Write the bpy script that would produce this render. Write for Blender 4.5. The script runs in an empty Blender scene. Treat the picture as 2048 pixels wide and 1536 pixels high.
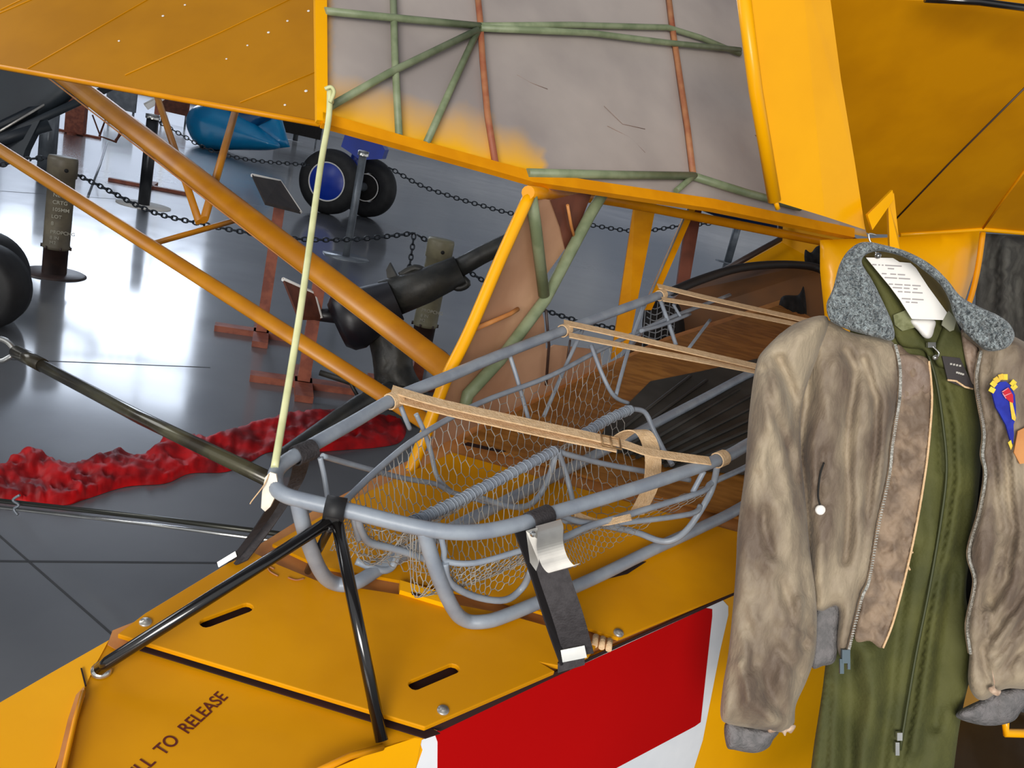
import bpy, math, random
from mathutils import Vector as V, Matrix, noise, geometry
random.seed(4)
SC = bpy.context.scene
COL = SC.collection
# ------------------------------------------------------------------ camera frame
FPX = 1750.0
PI = math.pi
pt, rl = math.radians(15), math.radians(12.8)
CAM = V((0, 0, 1.6))
_R0 = V((1, 0, 0)); _U0 = V((0, math.sin(pt), math.cos(pt))); F_ = V((0, math.cos(pt), -math.sin(pt)))
R_ = _R0 * math.cos(rl) + _U0 * math.sin(rl)
U_ = -_R0 * math.sin(rl) + _U0 * math.cos(rl)
def ray(x, y): return R_ * ((x - 1024) / FPX) - U_ * ((y - 768) / FPX) + F_
def D(x, y, d): return CAM + ray(x, y) * d              # point at a given depth
def G(x, y, z=0.0):                                      # point on a level plane
    r = ray(x, y); return CAM + r * ((z - 1.6) / r.z)
# fuselage frame: cc across, LL along (nose up), nn normal, OO origin on the litter rim
OO = D(790, 790, 1.52)
kb = ray(1440, 920).z; BB = D(1440, 920, (OO.z - 1.6) / kb)
cc = (BB - OO).normalized(); hh = V((-cc.y, cc.x, 0)); th = math.radians(11)
LL = hh * math.cos(th) + V((0, 0, 1)) * math.sin(th); nn = cc.cross(LL).normalized()
if nn.z < 0: nn = -nn
def PO(x, y, off=0.0):                                   # point on a plane parallel to the litter
    r = ray(x, y); return CAM + r * ((nn.dot(OO - CAM) + off) / nn.dot(r))
def PP(x, y, P, N):
    r = ray(x, y); return CAM + r * (N.dot(P - CAM) / N.dot(r))
UP = V((0, 0, 1))

# ------------------------------------------------------------------ materials
def lin(c):
    return tuple((v / 255 / 12.92 if v / 255 <= 0.04045 else ((v / 255 + 0.055) / 1.055) ** 2.4) for v in c) + (1,)
MATS = {}
def mat(name, rgb, rough=0.5, metal=0.0, rgb2=None, scale=8.0, bump=0.0, bscale=60.0, coat=0.0, spec=0.5, contrast=(0.4, 0.6), aniso=None, sheen=0.0, emit=0.0, detail=4):
    m = bpy.data.materials.new(name); m.use_nodes = True
    nt = m.node_tree; b = nt.nodes['Principled BSDF']
    b.inputs['Base Color'].default_value = lin(rgb)
    b.inputs['Roughness'].default_value = rough; b.inputs['Metallic'].default_value = metal
    b.inputs['Specular IOR Level'].default_value = spec; b.inputs['Coat Weight'].default_value = coat
    b.inputs['Coat Roughness'].default_value = 0.08
    b.inputs['Sheen Weight'].default_value = sheen
    tc = nt.nodes.new('ShaderNodeTexCoord'); mp = nt.nodes.new('ShaderNodeMapping')
    nt.links.new(tc.outputs['Object'], mp.inputs[0])
    if aniso: mp.inputs['Scale'].default_value = aniso
    if rgb2:
        n = nt.nodes.new('ShaderNodeTexNoise'); n.inputs['Scale'].default_value = scale; n.inputs['Detail'].default_value = detail
        nt.links.new(mp.outputs[0], n.inputs[0])
        r = nt.nodes.new('ShaderNodeValToRGB'); r.color_ramp.elements[0].position = contrast[0]; r.color_ramp.elements[1].position = contrast[1]
        r.color_ramp.elements[0].color = lin(rgb); r.color_ramp.elements[1].color = lin(rgb2)
        nt.links.new(n.outputs['Fac'], r.inputs[0]); nt.links.new(r.outputs[0], b.inputs['Base Color'])
    if bump:
        n = nt.nodes.new('ShaderNodeTexNoise'); n.inputs['Scale'].default_value = bscale; n.inputs['Detail'].default_value = 3
        nt.links.new(mp.outputs[0], n.inputs[0])
        bp = nt.nodes.new('ShaderNodeBump'); bp.inputs['Strength'].default_value = bump; bp.inputs['Distance'].default_value = 0.01
        nt.links.new(n.outputs['Fac'], bp.inputs['Height']); nt.links.new(bp.outputs[0], b.inputs['Normal'])
    if emit:
        b.inputs['Emission Color'].default_value = lin(rgb); b.inputs['Emission Strength'].default_value = emit
    MATS[name] = m; return m
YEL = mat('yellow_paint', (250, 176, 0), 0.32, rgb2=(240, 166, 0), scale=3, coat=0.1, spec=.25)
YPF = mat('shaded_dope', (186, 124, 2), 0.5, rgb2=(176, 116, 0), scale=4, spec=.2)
YST = mat('strut_paint', (196, 128, 8), 0.4, rgb2=(180, 114, 8), scale=8)
YDK = mat('dimmed_yellow_dope', (218, 148, 0), 0.5, rgb2=(204, 136, 0), scale=4, coat=0.04, spec=.2)  # darker copy of the yellow, weaker light on the deck painted in
YTB = mat('yellow_tube_paint', (234, 154, 2), 0.4, rgb2=(222, 142, 0), scale=12, spec=.3)
PLY = mat('varnished_plywood', (164, 108, 42), 0.5, rgb2=(138, 86, 26), scale=5, aniso=(3, 12, 3))
PEACH = mat('peach_primer_wood', (205, 140, 78), 0.55, rgb2=(186, 120, 62), scale=14)
DKO = mat('shaded_orange_interior', (120, 70, 8), 0.6, rgb2=(88, 52, 8), scale=3)  # orange darkened to paint in the shade of the cabin interior
RED = mat('insignia_red', (180, 0, 1), 0.7, rgb2=(174, 0, 1), scale=2, spec=.12)
WHT = mat('insignia_white', (240, 242, 246), 0.4, rgb2=(226, 230, 236), scale=6)
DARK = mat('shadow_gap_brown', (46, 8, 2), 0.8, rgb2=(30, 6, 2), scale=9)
# inner hatch fabric with overspray that fades from yellow at the frame
def hatch_mat():
    m = mat('silver_doped_fabric', (196, 190, 180), 0.6, rgb2=(170, 162, 154), scale=3.5, bump=0.1, bscale=30)
    return m

HOV = mat('yellow_overspray', (240, 176, 20), 0.6, rgb2=(222, 182, 80), scale=10)
BEI = mat('beige_inner_fabric', (206, 160, 126), 0.6, rgb2=(180, 134, 102), scale=4, bump=0.1, bscale=20)
GRN = mat('zinc_green_tube', (134, 144, 112), 0.5, rgb2=(112, 124, 92), scale=20)
RST = mat('rust_red_wood', (150, 84, 58), 0.6, rgb2=(176, 120, 80), scale=14)
PRD = mat('pale_green_rod', (222, 222, 170), 0.4, rgb2=(200, 202, 148), scale=16)
LGR = mat('grey_enamel', (148, 156, 166), 0.42, rgb2=(134, 142, 154), scale=22, bump=0.05, bscale=90)
WGR = mat('grey_wire', (140, 144, 150), 0.5, rgb2=(120, 126, 134), scale=30)
NET = mat('galvanised_net', (172, 168, 160), 0.5, rgb2=(140, 138, 134), scale=60)
WEB = mat('tan_webbing', (226, 192, 150), 0.8, rgb2=(214, 178, 134), scale=90, bump=0.3, bscale=300)
BWB = mat('black_webbing', (58, 54, 56), 0.75, rgb2=(48, 44, 46), scale=90, bump=0.3, bscale=300)
BLK = mat('black_enamel', (14, 12, 12), 0.18, rgb2=(20, 17, 16), scale=6, coat=0.6)
BRB = mat('black_rubber_and_rim_shade', (20, 20, 22), 0.6, rgb2=(30, 30, 32), scale=12)
ALU = mat('brushed_aluminium', (196, 192, 184), 0.35, metal=0.7, rgb2=(176, 172, 166), scale=20)
CHR = mat('bright_steel', (214, 212, 206), 0.2, metal=0.9, rgb2=(190, 190, 188), scale=12)
STG = mat('stanchion_grey', (128, 134, 140), 0.35, metal=0.3, rgb2=(108, 114, 122), scale=6)
OLV = mat('shell_olive', (112, 104, 86), 0.5, rgb2=(94, 86, 72), scale=8)
OLT = mat('shell_khaki', (132, 126, 100), 0.5, rgb2=(116, 110, 88), scale=8)
BRN = mat('shell_brown', (70, 52, 46), 0.45, rgb2=(52, 40, 38), scale=8)
CHN = mat('chain_iron', (40, 46, 54), 0.45, metal=0.4, rgb2=(28, 32, 38), scale=40)
GUN = mat('gun_dark_olive', (52, 50, 44), 0.5, rgb2=(34, 34, 32), scale=9, bump=0.2, bscale=30)
GUB = mat('gun_blue_black', (22, 22, 28), 0.4, rgb2=(32, 30, 34), scale=9)
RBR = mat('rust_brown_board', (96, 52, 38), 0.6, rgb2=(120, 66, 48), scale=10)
WOD = mat('orange_stained_wood', (160, 88, 64), 0.55, rgb2=(128, 66, 50), scale=14)
TOW = mat('olive_tube_satin', (92, 88, 66), 0.25, metal=0.3, rgb2=(62, 56, 44), scale=7, coat=0.3)
RCL = mat('red_nylon_cloth', (192, 2, 8), 0.55, rgb2=(120, 0, 5), scale=7, spec=0.3)
BL1 = mat('sky_blue_paint', (0, 140, 196), 0.25, rgb2=(0, 124, 180), scale=2, coat=0.4)
BL2 = mat('dark_blue_paint', (2, 80, 130), 0.3, rgb2=(2, 54, 96), scale=2)
BL3 = mat('royal_blue_paint', (0, 52, 170), 0.3, rgb2=(0, 44, 150), scale=2)
NVY = mat('navy_paint', (16, 40, 82), 0.35, rgb2=(12, 32, 68), scale=2)
JKT = mat('worn_satin_cloth', (100, 84, 70), 0.68, rgb2=(164, 148, 124), scale=6, bump=0.2, bscale=70, sheen=0.1, contrast=(0.36, 0.62), aniso=(2.6, 2.6, 0.9), detail=8)
JK2 = mat('worn_pinkish_cloth', (150, 128, 110), 0.6, rgb2=(118, 100, 88), scale=11, bump=0.25, bscale=90, contrast=(0.35, 0.65))
LIN = mat('quilted_tan_lining', (150, 128, 106), 0.7, rgb2=(112, 94, 78), scale=26, bump=0.3, bscale=60, contrast=(0.4, 0.6))
KNT = mat('grey_knit', (118, 114, 114), 0.8, rgb2=(100, 98, 98), scale=60, bump=0.4, bscale=200)
def fleece_mat():
    m = bpy.data.materials.new('grey_fleece'); m.use_nodes = True; nt = m.node_tree; b = nt.nodes['Principled BSDF']
    b.inputs['Roughness'].default_value = .95; b.inputs['Sheen Weight'].default_value = .3
    tc = nt.nodes.new('ShaderNodeTexCoord'); n = nt.nodes.new('ShaderNodeTexNoise'); n.inputs['Scale'].default_value = 85; n.inputs['Detail'].default_value = 1.5; n.inputs['Distortion'].default_value = 2.2
    nt.links.new(tc.outputs['Object'], n.inputs[0])
    r = nt.nodes.new('ShaderNodeValToRGB'); r.color_ramp.elements[0].position = .38; r.color_ramp.elements[1].position = .56
    r.color_ramp.elements[0].color = lin((74, 84, 90)); r.color_ramp.elements[1].color = lin((158, 168, 170)); nt.links.new(n.outputs['Fac'], r.inputs[0]); nt.links.new(r.outputs[0], b.inputs['Base Color'])
    bp = nt.nodes.new('ShaderNodeBump'); bp.inputs['Strength'].default_value = 1; bp.inputs['Distance'].default_value = .012
    nt.links.new(n.outputs['Fac'], bp.inputs['Height']); nt.links.new(bp.outputs[0], b.inputs['Normal']); return m
FLC = fleece_mat()
CVG = mat('olive_green_cotton', (84, 84, 38), 0.8, rgb2=(66, 68, 28), scale=10, bump=0.15, bscale=150)
CVO = mat('olive_brown_collar', (96, 80, 34), 0.8, rgb2=(80, 66, 28), scale=20)
PAP = mat('white_card', (246, 243, 238), 0.7, rgb2=(240, 236, 230), scale=10)
INK = mat('grey_ink', (168, 162, 162), 0.8)
TAG = mat('black_leather_tag', (50, 44, 44), 0.5, rgb2=(36, 32, 32), scale=20)
SLV = mat('silver_print', (176, 172, 164), 0.6)
ZIP = mat('zip_teeth', (210, 206, 196), 0.3, metal=0.8, rgb2=(150, 146, 136), scale=400)
PBL = mat('embroidered_blue', (8, 26, 140), 0.7, rgb2=(20, 40, 160), scale=60)
PYL = mat('embroidered_yellow', (236, 206, 60), 0.7, rgb2=(220, 180, 60), scale=60)
PRE = mat('embroidered_red', (190, 16, 40), 0.7)
PPK = mat('embroidered_pink', (230, 150, 160), 0.7)
TXT = mat('stencil_brown', (92, 26, 8), 0.6)
STN = mat('stencil_white', (168, 164, 148), 0.7)
GCL = mat('dark_grey_garment', (92, 90, 84), 0.8, rgb2=(66, 64, 60), scale=5, bump=0.2, bscale=30, aniso=(4, 4, 0.5))
BLN = mat('shadow_and_trim_black', (16, 14, 12), 0.8, rgb2=(24, 20, 16), scale=12)
MATG = mat('ribbed_grey_mat', (64, 62, 58), 0.6, rgb2=(46, 44, 40), scale=5)
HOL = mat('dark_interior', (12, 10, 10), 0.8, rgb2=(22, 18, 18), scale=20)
WLM = mat('wall_cladding', (142, 148, 156), 0.7, rgb2=(104, 114, 130), scale=0.15)
CLM = mat('ceiling_cladding', (120, 124, 130), 0.8, rgb2=(96, 100, 108), scale=0.2)
PANE = mat('daylight_pane', (226, 238, 255), 0.5, emit=7.5)
PANL = mat('daylight_pane_low', (222, 234, 255), 0.5, emit=0.7)
TRM = mat('joint_sealant', (36, 36, 38), 0.6, rgb2=(46, 46, 46), scale=5)
def floor_mat():
    m = bpy.data.materials.new('polished_concrete'); m.use_nodes = True; nt = m.node_tree; b = nt.nodes['Principled BSDF']
    tc = nt.nodes.new('ShaderNodeTexCoord'); n = nt.nodes.new('ShaderNodeTexNoise'); n.inputs['Scale'].default_value = 0.8; n.inputs['Detail'].default_value = 8
    nt.links.new(tc.outputs['Object'], n.inputs[0])
    r = nt.nodes.new('ShaderNodeValToRGB'); r.color_ramp.elements[0].position = .35; r.color_ramp.elements[1].position = .7
    r.color_ramp.elements[0].color = lin((74, 76, 80)); r.color_ramp.elements[1].color = lin((104, 106, 110))
    nt.links.new(n.outputs['Fac'], r.inputs[0]); nt.links.new(r.outputs[0], b.inputs['Base Color'])
    b.inputs['Roughness'].default_value = 0.5; b.inputs['Specular IOR Level'].default_value = 0.7
    b.inputs['Coat Weight'].default_value = 0.9
    n2 = nt.nodes.new('ShaderNodeTexNoise'); n2.inputs['Scale'].default_value = 2.5; n2.inputs['Detail'].default_value = 6
    nt.links.new(tc.outputs['Object'], n2.inputs[0])
    mr = nt.nodes.new('ShaderNodeMapRange'); mr.inputs[3].default_value = 0.06; mr.inputs[4].default_value = 0.17
    nt.links.new(n2.outputs['Fac'], mr.inputs[0]); nt.links.new(mr.outputs[0], b.inputs['Coat Roughness'])
    return m
FLM = floor_mat()

# ------------------------------------------------------------------ object helpers
def tag(o, label=None, cat=None, group=None, kind=None):
    if label: o['label'] = label
    if cat: o['category'] = cat
    if group: o['group'] = group
    if kind: o['kind'] = kind
    return o
def thing(name, loc, label, cat, group=None):
    o = bpy.data.objects.new(name, None); COL.objects.link(o); o.location = loc; o.empty_display_size = 0.1
    bpy.context.view_layer.update()
    return tag(o, label, cat, group)
def root_loc(p):
    v = V(p.location)
    while p.parent: p = p.parent; v += V(p.location)
    return v
class MB:
    def __init__(s): s.v = []; s.f = []; s.sm = []
    def add(s, vs, fs, smooth=True):
        k = len(s.v); s.v += [V(a) for a in vs]; s.f += [tuple(i + k for i in f) for f in fs]; s.sm += [smooth] * len(fs); return s
    def tube(s, pts, r, seg=10, closed=False, rf=None, caps=True, flat=1.0):
        pts = [V(p) for p in pts]; n = len(pts); vs = []; fs = []
        T = []
        for i in range(n):
            a = pts[(i - 1) % n] if (closed or i > 0) else pts[i]; b = pts[(i + 1) % n] if (closed or i < n - 1) else pts[i]
            t = b - a; T.append(t.normalized() if t.length > 1e-9 else (T[-1] if T else UP))
        x = T[0].orthogonal().normalized()
        for i in range(n):
            x = (x - T[i] * x.dot(T[i])); x = x.normalized() if x.length > 1e-6 else T[i].orthogonal().normalized()
            y = T[i].cross(x); rr = rf(i / max(1, n - 1)) * r if rf else r
            for k in range(seg):
                a = 2 * PI * k / seg; vs.append(pts[i] + (x * math.cos(a) + y * math.sin(a) * flat) * rr)
        m = n if closed else n - 1
        for i in range(m):
            for k in range(seg):
                a = i * seg + k; b = i * seg + (k + 1) % seg; c = ((i + 1) % n) * seg + (k + 1) % seg; d = ((i + 1) % n) * seg + k
                fs.append((a, b, c, d))
        s.add(vs, fs)
        if caps and not closed:
            k0 = len(s.v) - n * seg
            s.f.append(tuple(k0 + i for i in range(seg))[::-1]); s.sm.append(False)
            s.f.append(tuple(k0 + (n - 1) * seg + i for i in range(seg))); s.sm.append(False)
        return s
    def slab(s, pts, vec):                                # flat polygon extruded along vec
        n = len(pts); pts = [V(p) for p in pts]; vec = V(vec)
        vs = pts + [p + vec for p in pts]
        tri = geometry.tessellate_polygon([pts])
        fs = [tuple(t) for t in tri] + [tuple(i + n for i in t)[::-1] for t in tri] + [(i, (i + 1) % n, (i + 1) % n + n, i + n) for i in range(n)]
        return s.add(vs, fs, False)
    def box(s, c, ax, ay, az):                            # centre and three half axes
        c = V(c); vs = [c + V(ax) * i + V(ay) * j + V(az) * k for i in (-1, 1) for j in (-1, 1) for k in (-1, 1)]
        return s.add(vs, [(0, 1, 3, 2), (4, 6, 7, 5), (0, 4, 5, 1), (2, 3, 7, 6), (0, 2, 6, 4), (1, 5, 7, 3)], False)
    def lathe(s, prof, base, axis=UP, seg=32):             # prof: (radius, height)
        axis = V(axis).normalized(); x = axis.orthogonal().normalized(); y = axis.cross(x); vs = []; fs = []
        for r, h in prof:
            for k in range(seg):
                a = 2 * PI * k / seg; vs.append(V(base) + axis * h + (x * math.cos(a) + y * math.sin(a)) * max(r, 1e-4))
        for i in range(len(prof) - 1):
            for k in range(seg):
                fs.append((i * seg + k, i * seg + (k + 1) % seg, (i + 1) * seg + (k + 1) % seg, (i + 1) * seg + k))
        return s.add(vs, fs)
    def ribbon(s, pts, w, t=0.0012, tw=None):              # flat band: w = width vector or list of vectors
        n = len(pts); pts = [V(p) for p in pts]; vs = []; fs = []
        for i in range(n):
            a = pts[max(0, i - 1)]; b = pts[min(n - 1, i + 1)]; T = (b - a).normalized()
            ww = V(w[i]) if isinstance(w, list) else V(w)
            nr = T.cross(ww).normalized() * t
            vs += [pts[i] - ww / 2 - nr, pts[i] + ww / 2 - nr, pts[i] + ww / 2 + nr, pts[i] - ww / 2 + nr]
        for i in range(n - 1):
            for k in range(4):
                fs.append((i * 4 + k, i * 4 + (k + 1) % 4, i * 4 + 4 + (k + 1) % 4, i * 4 + 4 + k))
        fs += [(3, 2, 1, 0), tuple((n - 1) * 4 + k for k in range(4))]
        return s.add(vs, fs, False)
    def build(s, name, m, parent=None, bevel=0.0, **kw):
        me = bpy.data.meshes.new(name)
        if parent: off = root_loc(parent)
        else:
            xs = [v.x for v in s.v]; ys = [v.y for v in s.v]; zs = [v.z for v in s.v]
            off = V(((min(xs) + max(xs)) / 2, (min(ys) + max(ys)) / 2, min(zs)))
        me.from_pydata([tuple(v - off) for v in s.v], [], s.f)
        me.polygons.foreach_set('use_smooth', s.sm); me.validate(); me.update()
        me.materials.append(m)
        o = bpy.data.objects.new(name, me); COL.objects.link(o)
        if parent: o.parent = parent
        else: o.location = off
        if bevel:
            b = o.modifiers.new('bevel', 'BEVEL'); b.width = bevel; b.segments = 2; b.limit_method = 'ANGLE'
        # consistent normals
        import bmesh
        bm = bmesh.new(); bm.from_mesh(me); bmesh.ops.recalc_face_normals(bm, faces=bm.faces); bm.to_mesh(me); bm.free()
        tag(o, **kw); return o
def cr(pts, n=6, closed=False):                            # Catmull-Rom
    pts = [V(p) for p in pts]; out = []; N = len(pts)
    for i in range(N if closed else N - 1):
        g = (lambda k: pts[k % N]) if closed else (lambda k: pts[min(max(k, 0), N - 1)])
        p0, p1, p2, p3 = g(i - 1), g(i), g(i + 1), g(i + 2)
        for j in range(n):
            t = j / n
            out.append(0.5 * ((2 * p1) + (p2 - p0) * t + (2 * p0 - 5 * p1 + 4 * p2 - p3) * t * t + (3 * p1 - p0 - 3 * p2 + p3) * t ** 3))
    if not closed: out.append(pts[-1])
    return out
def P3(l):                                                 # (x,y,off) on fuselage planes
    return [PO(a[0], a[1], a[2] if len(a) > 2 else 0) for a in l]
def P2(l, off): return [PO(a[0], a[1], off) for a in l]
def DD(l, d=None): return [D(a[0], a[1], d if d is not None else a[2]) for a in l]
def segdist(x, y, a, b):
    dx, dy = b[0] - a[0], b[1] - a[1]; L2 = dx * dx + dy * dy
    t = 0 if L2 == 0 else max(0, min(1, ((x - a[0]) * dx + (y - a[1]) * dy) / L2))
    return math.hypot(x - a[0] - t * dx, y - a[1] - t * dy)
def inside(x, y, P):
    c = False; n = len(P); j = n - 1
    for i in range(n):
        if (P[i][1] > y) != (P[j][1] > y) and x < (P[j][0] - P[i][0]) * (y - P[i][1]) / (P[j][1] - P[i][1]) + P[i][0]: c = not c
        j = i
    return c
def pillow(outline, mp, step, puff, edge, fold=None, thick=0.01, curve=True):
    """cloth piece: triangulated outline, raised in the middle, mp(x, y, h) -> world."""
    if curve:
        c = cr([V((a[0], a[1], 0)) for a in outline], 6, True); P = [(p.x, p.y) for p in c]
    else: P = [(a[0], a[1]) for a in outline]
    B = []
    for i in range(len(P)):
        a = P[i]; b = P[(i + 1) % len(P)]; L = math.hypot(b[0] - a[0], b[1] - a[1]); k = max(1, int(L / step))
        for j in range(k): B.append((a[0] + (b[0] - a[0]) * j / k, a[1] + (b[1] - a[1]) * j / k))
    nb = len(B); pts = [V(p) for p in B]; dist = [0.0] * nb
    x0 = min(p[0] for p in B); x1 = max(p[0] for p in B); y0 = min(p[1] for p in B); y1 = max(p[1] for p in B)
    segs = [(P[i], P[(i + 1) % len(P)]) for i in range(len(P))]
    y = y0; row = 0
    while y < y1:
        x = x0 + (row % 2) * step / 2
        while x < x1:
            if inside(x, y, P):
                d = min(segdist(x, y, a, b) for a, b in segs)
                if d > step * 0.55: pts.append(V((x, y))); dist.append(d)
            x += step
        y += step * 0.87; row += 1
    r = geometry.delaunay_2d_cdt(pts, [(i, (i + 1) % nb) for i in range(nb)], [], 1, 1e-4)
    vo, fo, orig = r[0], r[2], r[3]
    dd = [dist[o[0]] if o else 0 for o in orig]
    n = len(vo); vs = []
    for i in range(n):
        e = min(1, dd[i] / edge); h = puff * math.sqrt(max(0, 1 - (1 - e) ** 2))
        if fold: h += fold(vo[i][0], vo[i][1]) * min(1, e * 2 + 0.25)
        vs.append(mp(vo[i][0], vo[i][1], h))
    for i in range(n): vs.append(mp(vo[i][0], vo[i][1], -thick))
    cnt = {}
    for f in fo:
        for i in range(len(f)):
            a, b = f[i], f[(i + 1) % len(f)]; k = (min(a, b), max(a, b)); cnt[k] = cnt.get(k, 0) + 1
    fs = [tuple(f) for f in fo] + [tuple(i + n for i in f)[::-1] for f in fo] + [(a, b, b + n, a + n) for (a, b), c in cnt.items() if c == 1]
    return MB().add(vs, fs)
def creases(lst, nz=0.0, ns=0.02, seed=0, wide=1.5, gain=1.0, drape=0.0):
    lst = [(a, b * wide, c) for a, b, c in lst]
    def f(x, y):
        h = 0
        for c in lst:
            for i in range(len(c[0]) - 1):
                pass
            d = min(segdist(x, y, c[0][i], c[0][i + 1]) for i in range(len(c[0]) - 1))
            if d < c[1] * 3: h += c[2] * math.exp(-(d / c[1]) ** 2)
        h *= gain
        if drape: h += drape * math.sin(x * .085 + 1.3 * noise.noise(V((x * .01, y * .006, 4))) * 3) * min(1, max(0, (y - 690) / 140))
        if nz: h += nz * noise.fractal(V((x * ns, y * ns * 0.45, seed)), 0.9, 2.0, 4)
        return h
    return f
def text(name, body, org, xd, yd, size, m, parent, nrm_off=0.0006):
    """lettering: xd, yd unit directions on the surface"""
    cu = bpy.data.curves.new(name + '_c', 'FONT'); cu.body = body; cu.size = size; cu.offset = size * .012
    t = bpy.data.objects.new(name + '_t', cu); COL.objects.link(t); bpy.context.view_layer.update()
    me = bpy.data.meshes.new_from_object(t); COL.objects.unlink(t); bpy.data.objects.remove(t)
    nd = xd.cross(yd).normalized(); off = root_loc(parent) if parent else V((0, 0, 0))
    for v in me.vertices: v.co = org + xd * v.co.x + yd * v.co.y + nd * nrm_off - off
    me.materials.clear(); me.materials.append(m); me.name = name
    o = bpy.data.objects.new(name, me); COL.objects.link(o)
    if parent: o.parent = parent
    return o
def dup(root, loc, label=None):
    r = root.copy(); COL.objects.link(r); r.location = loc
    if label: r['label'] = label
    for ch in list(root.children):
        c = ch.copy(); COL.objects.link(c); c.parent = r
        for g in list(ch.children):
            d = g.copy(); COL.objects.link(d); d.parent = c
    return r

# ================================================================== SETTING
ROOM = (-42, 30, -10, 46, 17)
x0, x1, y0, y1, zc = ROOM
MB().slab([(x0, y0, 0), (x1, y0, 0), (x1, y1, 0), (x0, y1, 0)], (0, 0, -0.3)).build('floor', FLM, kind='structure')
MB().slab([(x0, y0, zc), (x1, y0, zc), (x1, y1, zc), (x0, y1, zc)], (0, 0, 0.3)).build('ceiling', CLM, kind='structure')
# the end wall with tall translucent daylight panels of the hangar door
MB().box((-35.5, y1 + .15, zc / 2), (6.5, 0, 0), (0, .15, 0), (0, 0, zc / 2)).box((6.2, y1 + .15, zc / 2), (23.8, 0, 0), (0, .15, 0), (0, 0, zc / 2)) \
    .box((-23.3, y1 + .15, .1), (5.7, 0, 0), (0, .15, 0), (0, 0, .1)).box((-23.3, y1 + .15, 16.9), (5.7, 0, 0), (0, .15, 0), (0, 0, .1)).build('wall_back', WLM, kind='structure')
MB().box((x0 - .15, 18, zc / 2), (.15, 0, 0), (0, 28, 0), (0, 0, zc / 2)).build('wall_left', WLM, kind='structure')
for i in range(4):
    xa = -29 + i * 2.85
    w = MB()
    w.box((xa + 1.425, y1 + .1, 12.4), (1.33, 0, 0), (0, .03, 0), (0, 0, 4.35)).build('window_%d' % (i + 1), PANE, kind='structure')
    MB().box((xa + 1.425, y1 + .1, 4.1), (1.33, 0, 0), (0, .03, 0), (0, 0, 3.85)).build('window_%d' % (i + 5), PANL, kind='structure')
# sealed joints in the slab
def joint(a, b, n, w=0.006):
    A = G(*a); B = G(*b); t = (B - A).normalized(); s = V((-t.y, t.x, 0)) * w
    MB().slab([A - s, B - s, B + s, A + s], (0, 0, 0.0008)).build('trim_%d' % n, TRM, kind='structure')
joint((-60, 1122), (445, 1126), 1); joint((-60, 1020), (260, 1300), 2, .004); joint((-60, 716), (420, 735), 3); joint((0, 382), (260, 400), 4, .01)

# ================================================================== AIRCRAFT
A_ = thing('aeroplane', G(700, 1900), 'yellow fabric-covered liaison aeroplane with its rear hatch raised and a grey litter loaded', 'aeroplane')
DK = -0.2
# tail cone top
g = MB().slab(P2([(218, 1280), (850, 1468), (762, 1495), (600, 1560), (400, 1700), (60, 1700), (110, 1536), (165, 1385), (188, 1335)], DK - .012), -nn * .01)
tail = g.build('tail_deck', YDK, A_)
g = MB().slab(P2([(218, 1280), (188, 1335), (165, 1385), (110, 1536), (60, 1700), (-160, 1700), (-160, 1480), (0, 1405), (100, 1347)], DK - .010), -nn * .01)
g.add([PO(218, 1280, DK - .012), PO(100, 1347, DK - .012), PO(0, 1405, DK - .012), PO(-160, 1480, DK - .012),
       PO(218, 1280, DK - .012) - UP * .4 + cc * .03, PO(100, 1347, DK - .012) - UP * .4 + cc * .03, PO(0, 1405, DK - .012) - UP * .4 + cc * .03, PO(-160, 1480, DK - .012) - UP * .4 + cc * .03],
      [(0, 1, 5, 4), (1, 2, 6, 5), (2, 3, 7, 6)], False)
g.build('tail_port_panel', YEL, A_)
# folded fabric seam and red slit
g = MB().tube(P3([(166, 1383, DK), (150, 1440, DK), (128, 1536, DK), (90, 1660, DK)]), .003, 6)
g.build('seam_bead', YTB, A_)
g = MB().slab(P2([(152, 1392), (168, 1375), (170, 1392), (150, 1450), (132, 1545), (100, 1640), (86, 1640), (112, 1540), (136, 1440)], DK - .009), nn * .002)
g.build('seam_tape', PEACH, A_)
MB().slab(P2([(161, 1338), (164, 1338), (173, 1372), (170, 1374)], DK - .009), nn * .002).build('seam_slit', DARK, A_)
# gap under the hatch plate
MB().slab(P2([(232, 1278), (222, 1284), (850, 1478), (880, 1468), (852, 1452)], DK - .010), nn * .002).build('hatch_gap', DARK, tail)
MB().slab(P2([(225, 1262), (280, 1240), (250, 1310), (215, 1290)], DK - .0085), nn * .001).build('bare_patch', PEACH, tail)
# stencilled words
a = PO(372, 1472, DK - .012); b = PO(455, 1397, DK - .012); xd = (b - a).normalized(); yd = nn.cross(xd).normalized()
L7 = (b - a).length
tt = text('stencil_words', 'PULL  TO  RELEASE', a - xd * L7 * 1.24, xd, yd, .026, TXT, A_, .0008)
mx = max((v.co + root_loc(A_) - (a - xd * L7 * 1.24)).dot(xd) for v in tt.data.vertices); sc_ = L7 * 2.26 / mx
for v in tt.data.vertices:
    q = v.co + root_loc(A_) - (a - xd * L7 * 1.24); v.co = a - xd * L7 * 1.24 + xd * q.dot(xd) * sc_ + yd * q.dot(yd) + nn * q.dot(nn) - root_loc(A_)
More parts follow.
